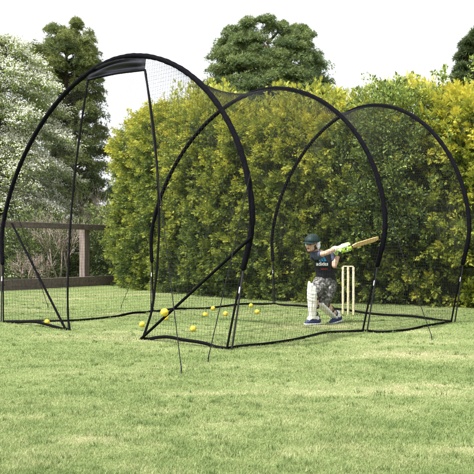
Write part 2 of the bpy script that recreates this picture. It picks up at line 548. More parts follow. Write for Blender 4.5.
def hedge_thing(s0, s1, label, n, gold_bias):
    mid, _, _, _ = hedge_point(np.array([(s0 + s1) / 2]), np.array([0.0]))
    root = empty('conifer_hedge', (float(mid[0, 0]), float(mid[0, 1]), 0))
    tag(root, label, 'hedge')
    s = rng.uniform(s0, s1, n)
    q = rng.random(n) ** 1.12 * (np.interp(s, sf, hh) + 1.1)
    Pn, Nn, hf, H = hedge_point(s, q)
    bump = 0.24 * noise3(Pn, 1.3, 11) + 0.22 * noise3(Pn, 2.9, 12)
    C = Pn + Nn * (bump - 0.28)[:, None]
    A = Nn * rng.uniform(0.6, 1.1, n)[:, None] + rng.normal(0, 0.38, (n, 3))
    A[:, 2] += rng.uniform(-0.35, 0.55, n)
    L = rng.uniform(0.22, 0.50, n)
    tint = gold_bias - 0.06 + 0.40 * hf ** 1.6 + 0.12 * noise3(Pn, 0.8, 13) + 0.14 * noise3(Pn, 2.7, 14) + rng.normal(0, 0.13, n)  # golden growth towards the top; shade painted into the darker green low down
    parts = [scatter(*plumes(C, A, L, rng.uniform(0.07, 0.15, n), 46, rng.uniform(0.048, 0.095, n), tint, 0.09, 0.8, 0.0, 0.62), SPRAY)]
    # upright leaders along the top
    k = int(n * 0.10)
    s = rng.uniform(s0, s1, k)
    Pn, Nn, hf, H = hedge_point(s, np.interp(s, sf, hh) + rng.uniform(0.1, 0.9, k))
    tall = np.clip(0.45 + 0.6 * noise3(Pn, 1.1, 15), 0.05, 1.0)
    A = rng.normal(0, 0.22, (k, 3)); A[:, 2] += 1
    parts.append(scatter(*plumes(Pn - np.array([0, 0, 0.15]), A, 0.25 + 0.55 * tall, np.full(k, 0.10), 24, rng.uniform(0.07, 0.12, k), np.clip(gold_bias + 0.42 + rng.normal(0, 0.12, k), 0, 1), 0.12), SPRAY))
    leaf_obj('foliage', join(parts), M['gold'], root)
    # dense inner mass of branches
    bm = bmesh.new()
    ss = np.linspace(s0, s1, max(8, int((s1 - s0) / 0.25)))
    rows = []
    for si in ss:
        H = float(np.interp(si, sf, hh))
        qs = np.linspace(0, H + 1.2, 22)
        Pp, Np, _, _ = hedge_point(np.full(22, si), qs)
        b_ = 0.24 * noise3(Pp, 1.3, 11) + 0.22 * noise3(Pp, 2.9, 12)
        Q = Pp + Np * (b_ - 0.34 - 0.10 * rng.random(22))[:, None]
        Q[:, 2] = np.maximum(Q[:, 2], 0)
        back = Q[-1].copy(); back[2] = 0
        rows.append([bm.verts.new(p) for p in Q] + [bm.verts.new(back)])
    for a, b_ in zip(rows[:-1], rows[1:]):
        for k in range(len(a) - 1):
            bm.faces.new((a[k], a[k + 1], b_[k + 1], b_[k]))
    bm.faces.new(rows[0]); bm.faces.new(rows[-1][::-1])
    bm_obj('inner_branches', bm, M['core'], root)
    return root

# where the hedge crosses the broadleaf shrub (about x = 2.7)
S_SPLIT = float(sf[np.argmin((hx - 2.75) ** 2 + (hy - 13.85) ** 2)])
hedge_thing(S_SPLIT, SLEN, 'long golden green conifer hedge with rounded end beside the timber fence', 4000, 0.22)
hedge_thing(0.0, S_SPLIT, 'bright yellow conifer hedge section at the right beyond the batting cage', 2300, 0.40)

# broadleaf shrub grown through the hedge
def broadleaf_shrub():
    n = 360
    s = rng.normal(S_SPLIT + 0.12, 0.40, n)
    q = rng.uniform(0.2, 1, n) ** 0.8 * (np.interp(s, sf, hh) + 0.25)
    Pn, Nn, hf, H = hedge_point(s, q)
    root = empty('broadleaf_shrub', (2.75, 13.9, 0))
    tag(root, 'blue green broadleaf shrub with pale shoots growing up through the hedge', 'shrub')
    C = Pn + Nn * (0.02 + 0.16 * noise3(Pn, 2.0, 21))[:, None]
    A = Nn * 0.6 + rng.normal(0, 0.5, (n, 3)); A[:, 2] += 0.5
    parts = [scatter(*plumes(C, A, rng.uniform(0.15, 0.4, n), np.full(n, 0.16), 26, rng.uniform(0.045, 0.075, n), 0.50 + 0.25 * hf ** 2 + rng.normal(0, 0.12, n), 0.15), LEAF)]
    # tall loose shoots above the hedge
    k = 13
    bm = bmesh.new()
    for i in range(k):
        s_ = np.array([rng.normal(S_SPLIT + 0.1, 0.62)])
        Pp, Np, _, H_ = hedge_point(s_, np.interp(s_, sf, hh) + 0.5)
        p0 = Pp[0] - np.array([0, 0, 0.35])
        hgt_ = rng.uniform(0.5, 1.0)
        tipv = p0 + np.array([rng.normal(0, 0.12), rng.normal(0, 0.12), hgt_])
        add_chain(bm, [p0, (p0 + tipv) / 2 + rng.normal(0, 0.03, 3), tipv], [0.009, 0.006, 0.003], 5)
        m_ = 7
        tt = rng.uniform(0.3, 1, m_)
        Cc = p0 + (tipv - p0) * tt[:, None] + rng.normal(0, 0.07, (m_, 3))
        Aa = rng.normal(0, 0.6, (m_, 3)); Aa[:, 2] += 0.6
        parts.append(scatter(*plumes(Cc, Aa, np.full(m_, 0.12), np.full(m_, 0.09), 14, np.full(m_, 0.07), np.full(m_, 0.85) + rng.normal(0, 0.1, m_), 0.12), LEAF))
    leaf_obj('foliage', join(parts), M['shrub'], root)
    Pb, Nb, _, _ = hedge_point(np.full(6, S_SPLIT) + rng.normal(0, 0.3, 6), np.full(6, 0.0))
    for p, n_ in zip(Pb, Nb):
        add_chain(bm, [p - n_ * 0.55, p - n_ * 0.45 + np.array([0, 0, 1.6]), p - n_ * 0.4 + np.array([0.1, 0, 3.4])], [0.03, 0.022, 0.012], 6)
    bm_obj('stem', bm, M['bark'], root)
broadleaf_shrub()

# ------------------------------------------------------------------ trees
def bough_tree(name, label, cat, X, Y, H, prof, mt, n_boughs, per, tuft, size, seed, trunk_r=0.2, z0=0.5, tint0=0.4, flat=0.75, tpl=None, droop=0.1, group=None, inner=0.35):
    """trunk, limbs and a crown of separate boughs; prof: (height fraction, radius) pairs"""
    global rng
    rng = np.random.default_rng(seed)
    root = empty(name, (X, Y, 0))
    tag(root, label, cat, group)
    hz, rr = np.array([p[0] for p in prof]), np.array([p[1] for p in prof])
    zf = rng.uniform(hz[0], hz[-1], n_boughs * 6)
    keep = rng.random(len(zf)) < (np.interp(zf, hz, rr) / rr.max()) ** 1.0
    zf = zf[keep][:n_boughs]
    n = len(zf)
    phi = rng.uniform(0, 2 * np.pi, n)
    rad = np.interp(zf, hz, rr) * (1 - inner * rng.random(n) ** 2) * rng.uniform(0.82, 1.08, n)
    z = zf * H
    tips = np.stack([X + rad * np.cos(phi), Y + rad * np.sin(phi), z], 1)
    out = np.stack([np.cos(phi), np.sin(phi), 0.25 + 0 * phi], 1)
    bs = size * rng.uniform(0.7, 1.3, n) * np.clip(rad / rr.max(), 0.55, 1)
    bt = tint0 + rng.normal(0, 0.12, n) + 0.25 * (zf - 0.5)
    # tufts in a flattened cloud round each bough
    d = unit(rng.normal(0, 1, (n, per, 3)))
    rr_ = rng.random((n, per)) ** 0.45
    d[..., 2] = np.where(d[..., 2] < -0.25, -0.5 * d[..., 2], d[..., 2])
    off = d * rr_[..., None] * bs[:, None, None]
    off[..., 2] *= flat
    off[..., 2] -= droop * (np.hypot(off[..., 0], off[..., 1])) 
    Pp = (tips - out * (bs * 0.5)[:, None])[:, None] + off
    D = d + out[:, None] * 0.35 + rng.normal(0, 0.3, (n, per, 3))
    D[..., 2] += 0.25
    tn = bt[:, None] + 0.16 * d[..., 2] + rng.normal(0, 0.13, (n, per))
    sz = tuft * rng.uniform(0.7, 1.35, (n, per))
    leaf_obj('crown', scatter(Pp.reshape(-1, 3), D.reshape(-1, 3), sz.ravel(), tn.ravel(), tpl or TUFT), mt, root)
    bm = bmesh.new()
    top = H * hz[-1]
    add_chain(bm, [(X, Y, -0.1), (X + 0.05, Y, top * 0.3), (X - 0.04, Y, top * 0.65), (X, Y, top * 0.97)], [trunk_r, trunk_r * 0.8, trunk_r * 0.5, 0.03], 10)
    for i in range(0, n, max(1, n // 90)):
        t = tips[i]
        zb = max(z0, t[2] - rad[i] * 0.35 - 0.1)
        add_chain(bm, [(X, Y, zb), ((X + t[0]) / 2, (Y + t[1]) / 2, (zb + t[2]) / 2 - 0.05), tuple(t)], [trunk_r * 0.25, trunk_r * 0.16, 0.015], 5)
    bm_obj('trunk', bm, M['bark'], root)
    return root

# tall rounded pine behind the hedge
bough_tree('pine_tree', 'big dark green pine with broad rounded crown rising behind the hedge centre', 'tree', 1.15, 30.0, 9.6,
           [(0.25, 2.3), (0.5, 2.7), (0.68, 2.65), (0.78, 2.35), (0.88, 1.95), (0.95, 1.65), (0.97, 1.5)], M['pine'], 950, 130, 0.12, 0.50, 31, 0.28, tint0=0.62, inner=0.3)
# dull conifer behind the flowering tree
bough_tree('tall_conifer', 'tall olive brown conifer with loose open branches behind the white blossom tree', 'tree', -6.7, 31.5, 9.9,
           [(0.2, 1.7), (0.45, 1.75), (0.6, 1.65), (0.75, 1.6), (0.88, 1.5), (0.95, 1.3), (1.0, 1.0)], M['spruce'], 520, 120, 0.115, 0.45, 32, 0.2, tint0=0.60, flat=0.9, droop=0.45, inner=0.8)
# edge conifer on the right
bough_tree('dark_conifer', 'dark brown green conifer at the far right beyond the yellow hedge', 'tree', 7.35, 24.5, 7.75,
           [(0.2, 1.2), (0.5, 1.1), (0.75, 0.85), (0.9, 0.7), (0.99, 0.5)], M['spruce'], 260, 130, 0.15, 0.45, 33, 0.16, tint0=0.25, flat=0.8)
# small trees far behind, between fence and hedge
bough_tree('small_conifer', 'small blue green conifer in the distance left of the hedge end', 'tree', -5.6, 38.0, 5.9,
           [(0.1, 1.1), (0.4, 0.9), (0.7, 0.55), (0.97, 0.1)], M['pine'], 90, 90, 0.2, 0.42, 34, 0.12, tint0=0.3)
bough_tree('small_conifer', 'thin dark conifer tip showing just right of the big pine', 'tree', 3.9, 36.0, 8.3,
           [(0.1, 1.0), (0.6, 0.55), (0.97, 0.1)], M['pine'], 80, 90, 0.2, 0.36, 35, 0.12, tint0=0.25)

# flowering tree with tiered drooping sprays
def blossom_tree(X, Y):
    global rng
    rng = np.random.default_rng(41)
    root = empty('blossom_tree', (X, Y, 0))
    tag(root, 'spring tree covered in drooping tiers of white blossom at the left edge', 'tree')
    bm = bmesh.new()
    add_chain(bm, [(X, Y, -0.1), (X + 0.1, Y, 1.2), (X - 0.05, Y, 3.5), (X + 0.05, Y, 6.9), (X, Y, 8.1)], [0.17, 0.15, 0.11, 0.05, 0.02], 10)
    fl, lv = [], []
    for i in range(185):
        f = rng.random() ** 0.85
        zt = 1.3 + 6.7 * f
        R_ = (2.85 if f < 0.6 else 2.85 * (1 - ((f - 0.6) / 0.42) ** 2 * 0.70)) * rng.uniform(0.55, 1.05)
        ph = rng.uniform(0, 2 * np.pi)
        d = np.array([math.cos(ph), math.sin(ph), 0])
        t = np.linspace(0, 1, 9)
        side = np.array([-d[1], d[0], 0])
        sw = rng.normal(0, 0.25)
        arc = np.stack([X + d[0] * R_ * t + side[0] * sw * t * t, Y + d[1] * R_ * t + side[1] * sw * t * t, zt + 0.75 * t - (0.8 + 0.22 * R_) * t ** 2.0], 1)
        if i % 2 == 0:
            add_chain(bm, arc[::2], [0.035, 0.025, 0.016, 0.01, 0.005], 5)
        m_ = int(30 * R_)
        tt = rng.uniform(0.25, 1.02, m_)
        lat = rng.normal(0, 1, m_) * 0.34 * (1.15 - 0.75 * tt)
        Q = np.stack([np.interp(tt, t, arc[:, k]) for k in range(3)], 1)
        Q = Q + side * lat[:, None] + d * rng.normal(0, 0.08, (m_, 1))
        Q[:, 2] += rng.normal(0, 0.035, m_) - 0.25 * np.abs(lat)
        blk = rng.random(m_) < np.clip(0.88 + 0.45 * noise3(Q, 1.0, 44), 0.2, 1)
        D = d * 0.7 + side * np.sign(lat)[:, None] * 0.7 + rng.normal(0, 0.4, (m_, 3)); D[:, 2] -= 0.3
        up = np.array([0, 0, 2.0])
        Qb = Q[blk]; nb_ = len(Qb)
        fl.append(scatter(np.repeat(Qb, 9, 0) + rng.normal(0, 1, (9 * nb_, 3)) * np.array([0.085, 0.085, 0.03]) + np.array([0, 0, 0.06]), np.repeat(D[blk], 9, 0) + rng.normal(0, 0.7, (9 * nb_, 3)), rng.uniform(0.05, 0.09, 9 * nb_), rng.uniform(0, 1, 9 * nb_), LEAF, 0.8, up))
        Ql = np.repeat(Q, 7, 0) + rng.normal(0, 1, (7 * m_, 3)) * np.array([0.10, 0.10, 0.05]) - np.array([0, 0, 0.05])
        lv.append(scatter(Ql, np.repeat(D, 7, 0) + rng.normal(0, 0.6, (7 * m_, 3)), rng.uniform(0.06, 0.10, 7 * m_), 0.55 + rng.normal(0, 0.2, 7 * m_), LEAF, 0.8, up))
    leaf_obj('crown', join(lv), M['spring'], root)
    leaf_obj('blossom', join(fl), M['blossom'], root)
    bm_obj('trunk', bm, M['bark'], root)
blossom_tree(-7.9, 26.5)

# bushes behind the fence
def bush(label, X, Y, rx, ry, H, mt, n, tint0, seed, leaf=0.08):
    global rng
    rng = np.random.default_rng(seed)
    root = empty('garden_bush', (X, Y, 0))
    tag(root, label, 'bush', None)
    d = unit(rng.normal(0, 1, (n, 3)))
    d[:, 2] = abs(d[:, 2])
    r_ = rng.random(n) ** 0.35 * (1 + 0.22 * noise3(d * 2 + seed, 1.3, seed))
    C = np.array([X, Y, 0.15]) + d * r_[:, None] * np.array([rx, ry, H])
    A = d + rng.normal(0, 0.4, (n, 3)); A[:, 2] += 0.4
    leaf_obj('foliage', scatter(*plumes(C, A, rng.uniform(0.15, 0.4, n), np.full(n, 0.17), 24, rng.uniform(0.7, 1.2, n) * leaf, tint0 + rng.normal(0, 0.13, n), 0.15), LEAF), mt, root)
    bm = bmesh.new()
    for k in range(9):
        a = d[k * 7 % n]
        e = np.array([X, Y, 0]) + a * np.array([rx, ry, H]) * 0.8
        add_chain(bm, [(X + 0.1 * a[0], Y + 0.1 * a[1], -0.05), ((X + e[0]) / 2, (Y + e[1]) / 2, e[2] * 0.6), tuple(e)], [0.03, 0.02, 0.008], 6)
    bm_obj('stem', bm, M['bark'], root)

bush('leafy green bush under the blossom tree at the left frame edge', -8.3, 23.6, 1.3, 0.9, 2.3, M['garden'], 420, 0.55, 51)
bush('low mid green bush behind the middle of the fence panel', -6.1, 23.9, 1.2, 0.8, 1.9, M['garden'], 420, 0.45, 52)
bush('bush with brown tinged leaves behind the square fence post', -4.7, 24.6, 1.0, 0.8, 1.5, M['spruce'], 330, 0.45, 53)
bush('pale green bush behind the fence, closest to the hedge end', -3.9, 25.6, 1.1, 0.8, 2.6, M['garden'], 380, 0.62, 54)
bush('tall green bush rising at the back under the conifer', -6.6, 28.5, 2.2, 1.0, 3.3, M['garden'], 650, 0.5, 55, 0.1)

def twiggy(label, X, Y, H, seed):
    global rng
    rng = np.random.default_rng(seed)
    bm = bmesh.new()
    def grow(p, d, L, r, depth):
        q = p + d * L * 0.55 + rng.normal(0, 0.03, 3)
        e = p + d * L
        add_chain(bm, [p, q, e], [r, r * 0.8, r * 0.55], 4, caps=False)
        if depth:
            for _ in range(4 if depth > 1 else 5):
                nd = unit(d + rng.normal(0, 0.42, 3) + np.array([0, 0, 0.12]))
                grow(p + d * L * rng.uniform(0.4, 1.0), nd, L * rng.uniform(0.45, 0.75), r * 0.55, depth - 1)
    for k in range(7):
        d = unit(np.array([rng.normal(0, 0.3), rng.normal(0, 0.3), 1.0]))
        grow(np.array([X + rng.normal(0, 0.2), Y + rng.normal(0, 0.2), -0.05]), d, H * 0.42, 0.022, 3)
    o = bm_obj('bare_shrub', bm, M['twig'])
    tag(o, label, 'shrub')
twiggy('bare twiggy shrub of pale grey stems between fence post and hedge', -4.35, 26.8, 3.7, 61)
twiggy('tall bare shrub of pinkish brown twigs rising above the rail beside the doorway', -4.95, 23.35, 2.7, 63)
twiggy('low tangle of dry brown twigs behind the left fence panel', -5.9, 22.9, 1.3, 62)

# ------------------------------------------------------------------ timber fence
fr = empty('timber_fence', (-5.0, 20.7, 0))
tag(fr, 'weathered brown timber fence with thick top rail and low boards', 'fence')
FD = Vector((1.62, 2.55, 0)).normalized()                  # along the fence, going right and away
FA = Vector((-5.66, 19.15, 0))
fz = math.atan2(FD.y, FD.x)
FM = Matrix.Rotation(fz, 3, 'Z')
def along(d, z=0.0, side=0.0):
    n_ = Vector((-FD.y, FD.x, 0))
    p = FA + FD * d + n_ * side
    return Vector((p.x, p.y, z))
for d in (-3.0, 0.0, 3.02, 5.3):
    bm = bmesh.new()
    add_box(bm, along(d, 0.77, 0.13), (0.20, 0.20, 1.74), FM, 0.012)
    bm_obj('post', bm, M['timber_up'], fr, False)
for d in (-3.0, 0.0, 3.02, 5.3):
    for z_ in (1.60, 0.14):
        for e_ in (-0.05, 0.05):
            bm = bmesh.new()
            p_ = along(d + e_, z_, -0.068)
            n_ = Vector((-FD.y, FD.x, 0))
            add_chain(bm, [p_ + n_ * 0.012, p_ - n_ * 0.012], 0.014, 8)
            bm_obj('bolt', bm, M['tube'], fr)
for (a, b_) in ((-3.0, 0.0), (0.0, 3.02), (3.02, 5.3)):
    bm = bmesh.new()
    add_box(bm, along((a + b_) / 2, 1.60, -0.02), (b_ - a - 0.006, 0.09, 0.15), FM, 0.012)
    bm_obj('rail', bm, M['timber'], fr, False)
    bm = bmesh.new()
    add_box(bm, along((a + b_) / 2, 0.11, -0.02), (b_ - a - 0.006, 0.10, 0.30), FM, 0.012)
    bm_obj('base_board', bm, M['timber'], fr, False)

# ------------------------------------------------------------------ batting cage
HOOPS = [(-1.6059, 9.1815, -0.774, 0.0939), (0.0785, 10.9976, -0.8443, 0.1107), (1.7655, 12.4695, -1.0271, 0.0764)]
HB, HA, HZ, HT, HE, HC = 2.1069, 2.3505, 1.1048, 3.238, 1.8723, 0.755

def hoop_frame(i):
    X, Y, th, le = HOOPS[i]
    u_ = np.array([math.cos(th), math.sin(th), 0])
    v_ = np.array([-math.sin(th), math.cos(th), 0])
    w_ = np.array([0, 0, 1.0]) * math.cos(le) + v_ * math.sin(le)
    return np.array([X, Y, 0.0]), u_, w_

def hoop_profile(n=241):
    t = np.linspace(0, np.pi, 400)
    x_ = -HA * np.sign(np.cos(t)) * np.abs(np.cos(t)) ** (2 / HE)
    z_ = HZ + (HT - HZ) * np.abs(np.sin(t)) ** (2 / HE)
    zz = np.linspace(0, HZ, 60)[:-1]
    ww = HB + (HA - HB) * (1 - (1 - zz / HZ) ** HC)
    # round off the corner where leg meets bow
    x_ = np.r_[-ww, x_, ww[::-1]]
    z_ = np.r_[zz, z_, zz[::-1]]
    L = np.r_[0, np.cumsum(np.hypot(np.diff(x_), np.diff(z_)))]
    tt = np.linspace(0, L[-1], n)
    X, Z = np.interp(tt, L, x_), np.interp(tt, L, z_)
    k = np.hanning(15); k /= k.sum()
    for _ in range(2):
        Xs = np.convolve(np.pad(X, 7, mode='edge'), k, 'valid'); Zs = np.convolve(np.pad(Z, 7, mode='edge'), k, 'valid')
        Xs[:10], Xs[-10:], Zs[:10], Zs[-10:] = X[:10], X[-10:], Z[:10], Z[-10:]
        X, Z = Xs, Zs
    return X, Z
PX, PZ = hoop_profile()
RING = [hoop_frame(i)[0] + PX[:, None] * hoop_frame(i)[1] + PZ[:, None] * hoop_frame(i)[2] for i in range(3)]
NR = len(PX)

def pix_ground(u_, v_, z=0.0):
    yy = (CAM_H - z) * 800.0 / (v_ - 251.0)
    return np.array([(u_ - 237.0) * yy / 800.0, yy, z])

def pix_plane(i, u_, v_):
    o, a, b_ = hoop_frame(i)
    n_ = np.cross(a, b_)
    ray = np.array([(u_ - 237.0) / 800.0, 1.0, -(v_ - 251.0) / 800.0])
    c = np.array([0, 0, CAM_H])
    t = ((o - c) @ n_) / (ray @ n_)
    p = c + ray * t - o
    return p @ a, p @ b_

cage = empty('batting_cage', (0.08, 11.0, 0))
tag(cage, 'black netted batting cage of three tall hoops standing on the lawn', 'batting cage')

PAD_Z = 0.78
for i in range(3):
    hoop = empty('hoop', tuple(np.array(HOOPS[i][:2]) - np.array((0.08, 11.0))) + (0,))
    hoop.parent = cage
    o, a, b_ = hoop_frame(i)
    sel = PZ >= PAD_Z
    bm = bmesh.new()
    pts = RING[i][sel]
    rad = [0.029 + 0.0018 * math.sin(k * 1.9) + 0.0012 * math.sin(k * 0.73) for k in range(len(pts))]
    add_chain(bm, pts, rad, 12)
    bm_obj('padded_sleeve', bm, M['pad_black'], hoop)
    for s in (-1, 1):
        idx = np.where(sel)[0][0 if s < 0 else -1]
        top = RING[i][idx]
        foot = o + s * (HB + 0.055) * a
        bm = bmesh.new()
        add_chain(bm, [top + (top - foot) * 0.08, top * 0.5 + foot * 0.5 + s * a * 0.01, foot - np.array([0, 0, 0.05])], 0.0095, 10)
        tb = bm_obj('leg_tube', bm, M['tube'], hoop)
        bm = bmesh.new()
        q0, q1 = foot + (top - foot) * 0.70, foot + (top - foot) * 0.76
        add_chain(bm, [q0, q1], 0.0115, 10)
        bm_obj('label_band', bm, M['white_label'], hoop)
        # webbing edge of the net from the sleeve to the ground
        leg = RING[i][:idx + 1] if s < 0 else RING[i][idx:][::-1]
        bm = bmesh.new()
        add_chain(bm, leg[::3].tolist() + [leg[-1].tolist()], [(0.014, 0.008)] * (len(leg[::3]) + 1), 8, flat=a)
        bm_obj('leg_webbing', bm, M['webbing'], hoop)

# netting: every strand is a thin three sided twine
def strands(lines, r=0.0011):
    Vs, Fs, o = [], [], 0
    for L in lines:
        L = np.asarray(L)
        n_ = len(L)
        T_ = unit(np.gradient(L, axis=0))
        ref = np.where(np.abs(T_[:, 2:3]) > 0.8, np.array([[1.0, 0, 0]]), np.array([[0, 0, 1.0]]))
        A_ = unit(np.cross(T_, ref))
        B_ = np.cross(T_, A_)
        ring = np.stack([L + r * (math.cos(k) * A_ + math.sin(k) * B_) for k in (0.0, 2.094, 4.189)], 1)
        Vs.append(ring.reshape(-1, 3))
        j = np.arange(n_ - 1)[:, None] * 3 + o
        for k in range(3):
            k2 = (k + 1) % 3
            Fs.append(np.concatenate([j + k, j + k2, j + 3 + k2, j + 3 + k], 1))
        o += n_ * 3
    return np.concatenate(Vs), np.concatenate(Fs)

def net_obj(name, lines, r=0.0011):
    V_, F_ = strands(lines, r)
    return link_mesh(name, np_mesh(name, V_, F_), M['net'], cage)

def tunnel(bay, w):
    """cross-section of the net of one bay at fraction w"""
    A_, B_ = RING[bay], RING[bay + 1]
    P_ = A_ * (1 - w) + B_ * w
    c = np.array([*(np.array(HOOPS[bay][:2]) * (1 - w) + np.array(HOOPS[bay + 1][:2]) * w), 1.45])
    k = 4 * w * (1 - w)
    zf_ = np.clip(P_[:, 2] / 1.6, 0, 1)
    sh = 0.085 * zf_ * zf_ * (3 - 2 * zf_)
    Q = P_ + (c - P_) * (sh * k)[:, None]
    Q[:, 2] -= 0.07 * k * np.clip((P_[:, 2] - 2.2), 0, 1)
    Q += 0.02 * k * np.stack([noise3(P_, 1.6, 71), noise3(P_, 1.6, 72), noise3(P_, 1.6, 73)], 1)
    return Q
MESHW = 0.042
arc = float(np.sum(np.linalg.norm(np.diff(RING[0], axis=0), axis=1)))
for bay in (0, 1):
    blen = float(np.linalg.norm(np.array(HOOPS[bay][:2]) - np.array(HOOPS[bay + 1][:2])))
    ws = np.linspace(0, 1, int(blen / MESHW))
    cross = [tunnel(bay, w)[::2] for w in ws]
    wl = np.linspace(0, 1, 15)
    grid = np.stack([tunnel(bay, w) for w in wl], 0)
    k = int(arc / MESHW)
    ii = np.linspace(0, NR - 1, k)
    lo = np.floor(ii).astype(int).clip(0, NR - 2)
    fr_ = (ii - lo)[None, :, None]
    longs = grid[:, lo] * (1 - fr_) + grid[:, lo + 1] * fr_
    net_obj('tunnel_net', cross + [longs[:, j] for j in range(k)])

def plane_net(i, xl, xr, ztop, belly=0.0, name='net', zs=None):
    """net in the plane of hoop i between x = xl(z) and x = xr(z)"""
    o, a, b_ = hoop_frame(i)
    nn = np.cross(a, b_)
    def pt(x_, z_):
        return o + x_[:, None] * a + z_[:, None] * b_ + nn * (belly * np.sin(np.pi * np.clip(z_ / ztop, 0, 1)) * np.cos(x_ * 0.6))[:, None]
    lines = []
    for z_ in np.arange(0.01, ztop, MESHW):
        l, r_ = xl(z_), xr(z_)
        if r_ - l > 0.01:
            x_ = np.linspace(l, r_, max(2, int((r_ - l) / 0.3)))
            lines.append(pt(x_, np.full(len(x_), z_)))
    zf_ = np.linspace(0.005, ztop, 300)
    L_ = np.array([xl(z_) for z_ in zf_]); R_ = np.array([xr(z_) for z_ in zf_])
    for x_ in np.arange(L_.min(), R_.max(), MESHW):
        ins = (x_ >= L_) & (x_ <= R_)
        j = 0
        while j < 300:
            if ins[j]:
                e = j
                while e + 1 < 300 and ins[e + 1]:
                    e += 1
                if e - j > 2:
                    z_ = np.linspace(zf_[j], zf_[e], max(2, int((zf_[e] - zf_[j]) / 0.25)))
                    lines.append(pt(np.full(len(z_), x_), z_))
                j = e + 1
            else:
                j += 1
    return net_obj(name, lines)

half = NR // 2
apex = int(np.argmax(PZ))
lz, lx = PZ[:apex + 1], PX[:apex + 1]
rz, rx = PZ[apex:][::-1], PX[apex:][::-1]
plane_net(2, lambda z_: float(np.interp(z_, lz, lx)), lambda z_: float(np.interp(z_, rz, rx)), HT - 0.02, 0.10, 'back_net')

# front hoop: doorway edges traced down to the wing corners
left_edge = [pix_plane(0, *p) for p in ((88, 80), (84, 105), (79, 140), (74, 180), (70, 230), (67.5, 290), (68, 318), (70, 331))]
right_edge = [pix_plane(0, *p) for p in ((145, 70), (148, 90), (154, 130), (158, 180), (159.5, 225), (157, 270), (152, 312), (142, 341))]
def edge_fn(ed):
    e = np.array(ed)[::-1]
    return lambda z_: float(np.interp(z_, e[:, 1], e[:, 0]))
le, re = edge_fn(left_edge), edge_fn(right_edge)
ztl, ztr = left_edge[0][1], right_edge[0][1]
plane_net(0, lambda z_: float(np.interp(z_, lz, lx)), lambda z_: le(z_), float(ztl) + 0.05, 0.0, 'wing_net')
# the right wing reaches up to the hoop's crown
zr_top = float(np.interp(right_edge[0][0], PX[apex - 60:], PZ[apex - 60:]))
plane_net(0, lambda z_: re(z_), lambda z_: float(np.interp(z_, rz, rx)), zr_top - 0.01, 0.0, 'wing_net')

def on_plane(i, p):
    o, a, b_ = hoop_frame(i)
    return o + p[0] * a + p[1] * b_

def smooth_path(pts, n=40):
    pts = np.asarray(pts, float)
    t = np.linspace(0, 1, len(pts)); tt = np.linspace(0, 1, n)
    Q = np.stack([np.interp(tt, t, pts[:, k]) for k in range(3)], 1)
    for _ in range(3):
        Q[1:-1] = 0.25 * Q[:-2] + 0.5 * Q[1:-1] + 0.25 * Q[2:]
    return Q

o0, a0, b0 = hoop_frame(0)
for ed in (left_edge, right_edge):
    bm = bmesh.new()
    Q = smooth_path([on_plane(0, p) for p in ed], 48)
    add_chain(bm, Q, [(0.0175 + 0.002 * math.sin(k), 0.009) for k in range(48)], 8, flat=a0)
    bm_obj('door_webbing', bm, M['webbing'], cage)

# cloth header over the doorway
t0 = int(np.argmin(np.hypot(PX[:apex + 60] - left_edge[0][0], PZ[:apex + 60] - left_edge[0][1] - 0.15)))
t1 = int(np.argmin(np.hypot(PX - right_edge[0][0], PZ - right_edge[0][1] - 0.12)))
nU, nV = 40, 14
bm = bmesh.new()
nrm0 = np.cross(a0, b0)
grid = []
for iu in range(nU + 1):
    f = iu / nU
    q = t0 + (t1 - t0) * f
    j = int(min(max(math.floor(q), 0), NR - 2))
    top = RING[0][j] * (1 - (q - j)) + RING[0][j + 1] * (q - j)
    bot = on_plane(0, left_edge[0]) * (1 - f) + on_plane(0, right_edge[0]) * f
    bot = bot + b0 * 0.02 * math.sin(math.pi * f)
    col = []
    for iv in range(nV + 1):
        g = iv / nV
        w = 0.028 * math.sin(g * 13 + f * 2.1) * math.sin(math.pi * min(g * 1.1, 1)) + 0.012 * math.sin(g * 21 - f * 4)
        w *= min(1.0, 6 * f, 6 * (1 - f))
        p = top * (1 - g) + bot * g + nrm0 * (w + 0.004)
        col.append(bm.verts.new(p))
    grid.append(col)
for iu in range(nU):
    for iv in range(nV):
        bm.faces.new((grid[iu][iv], grid[iu + 1][iv], grid[iu + 1][iv + 1], grid[iu][iv + 1]))
hd = bm_obj('header_panel', bm, M['header'], cage)
sd = hd.modifiers.new('thick', 'SOLIDIFY'); sd.thickness = 0.004
bm = bmesh.new()
Q = smooth_path([on_plane(0, left_edge[0]), (on_plane(0, left_edge[0]) + on_plane(0, right_edge[0])) / 2 + b0 * 0.02, on_plane(0, right_edge[0])], 16)
add_chain(bm, Q, 0.012, 8)
bm_obj('header_hem', bm, M['webbing'], cage)

# diagonal struts that spread the wings
for (pa, pb) in (((14, 224), (67, 328)), ((253, 238), (143, 339))):
    A_, B_ = on_plane(0, pix_plane(0, *pa)), on_plane(0, pix_plane(0, *pb))
    off = -np.cross(a0, b0) * -0.03
    off = off if off[1] < 0 else -off
    bm = bmesh.new()
    add_chain(bm, [A_ + off, (A_ + B_) / 2 + off, B_ + off], 0.0145, 10)
    bm_obj('strut', bm, M['pad_black'], cage)

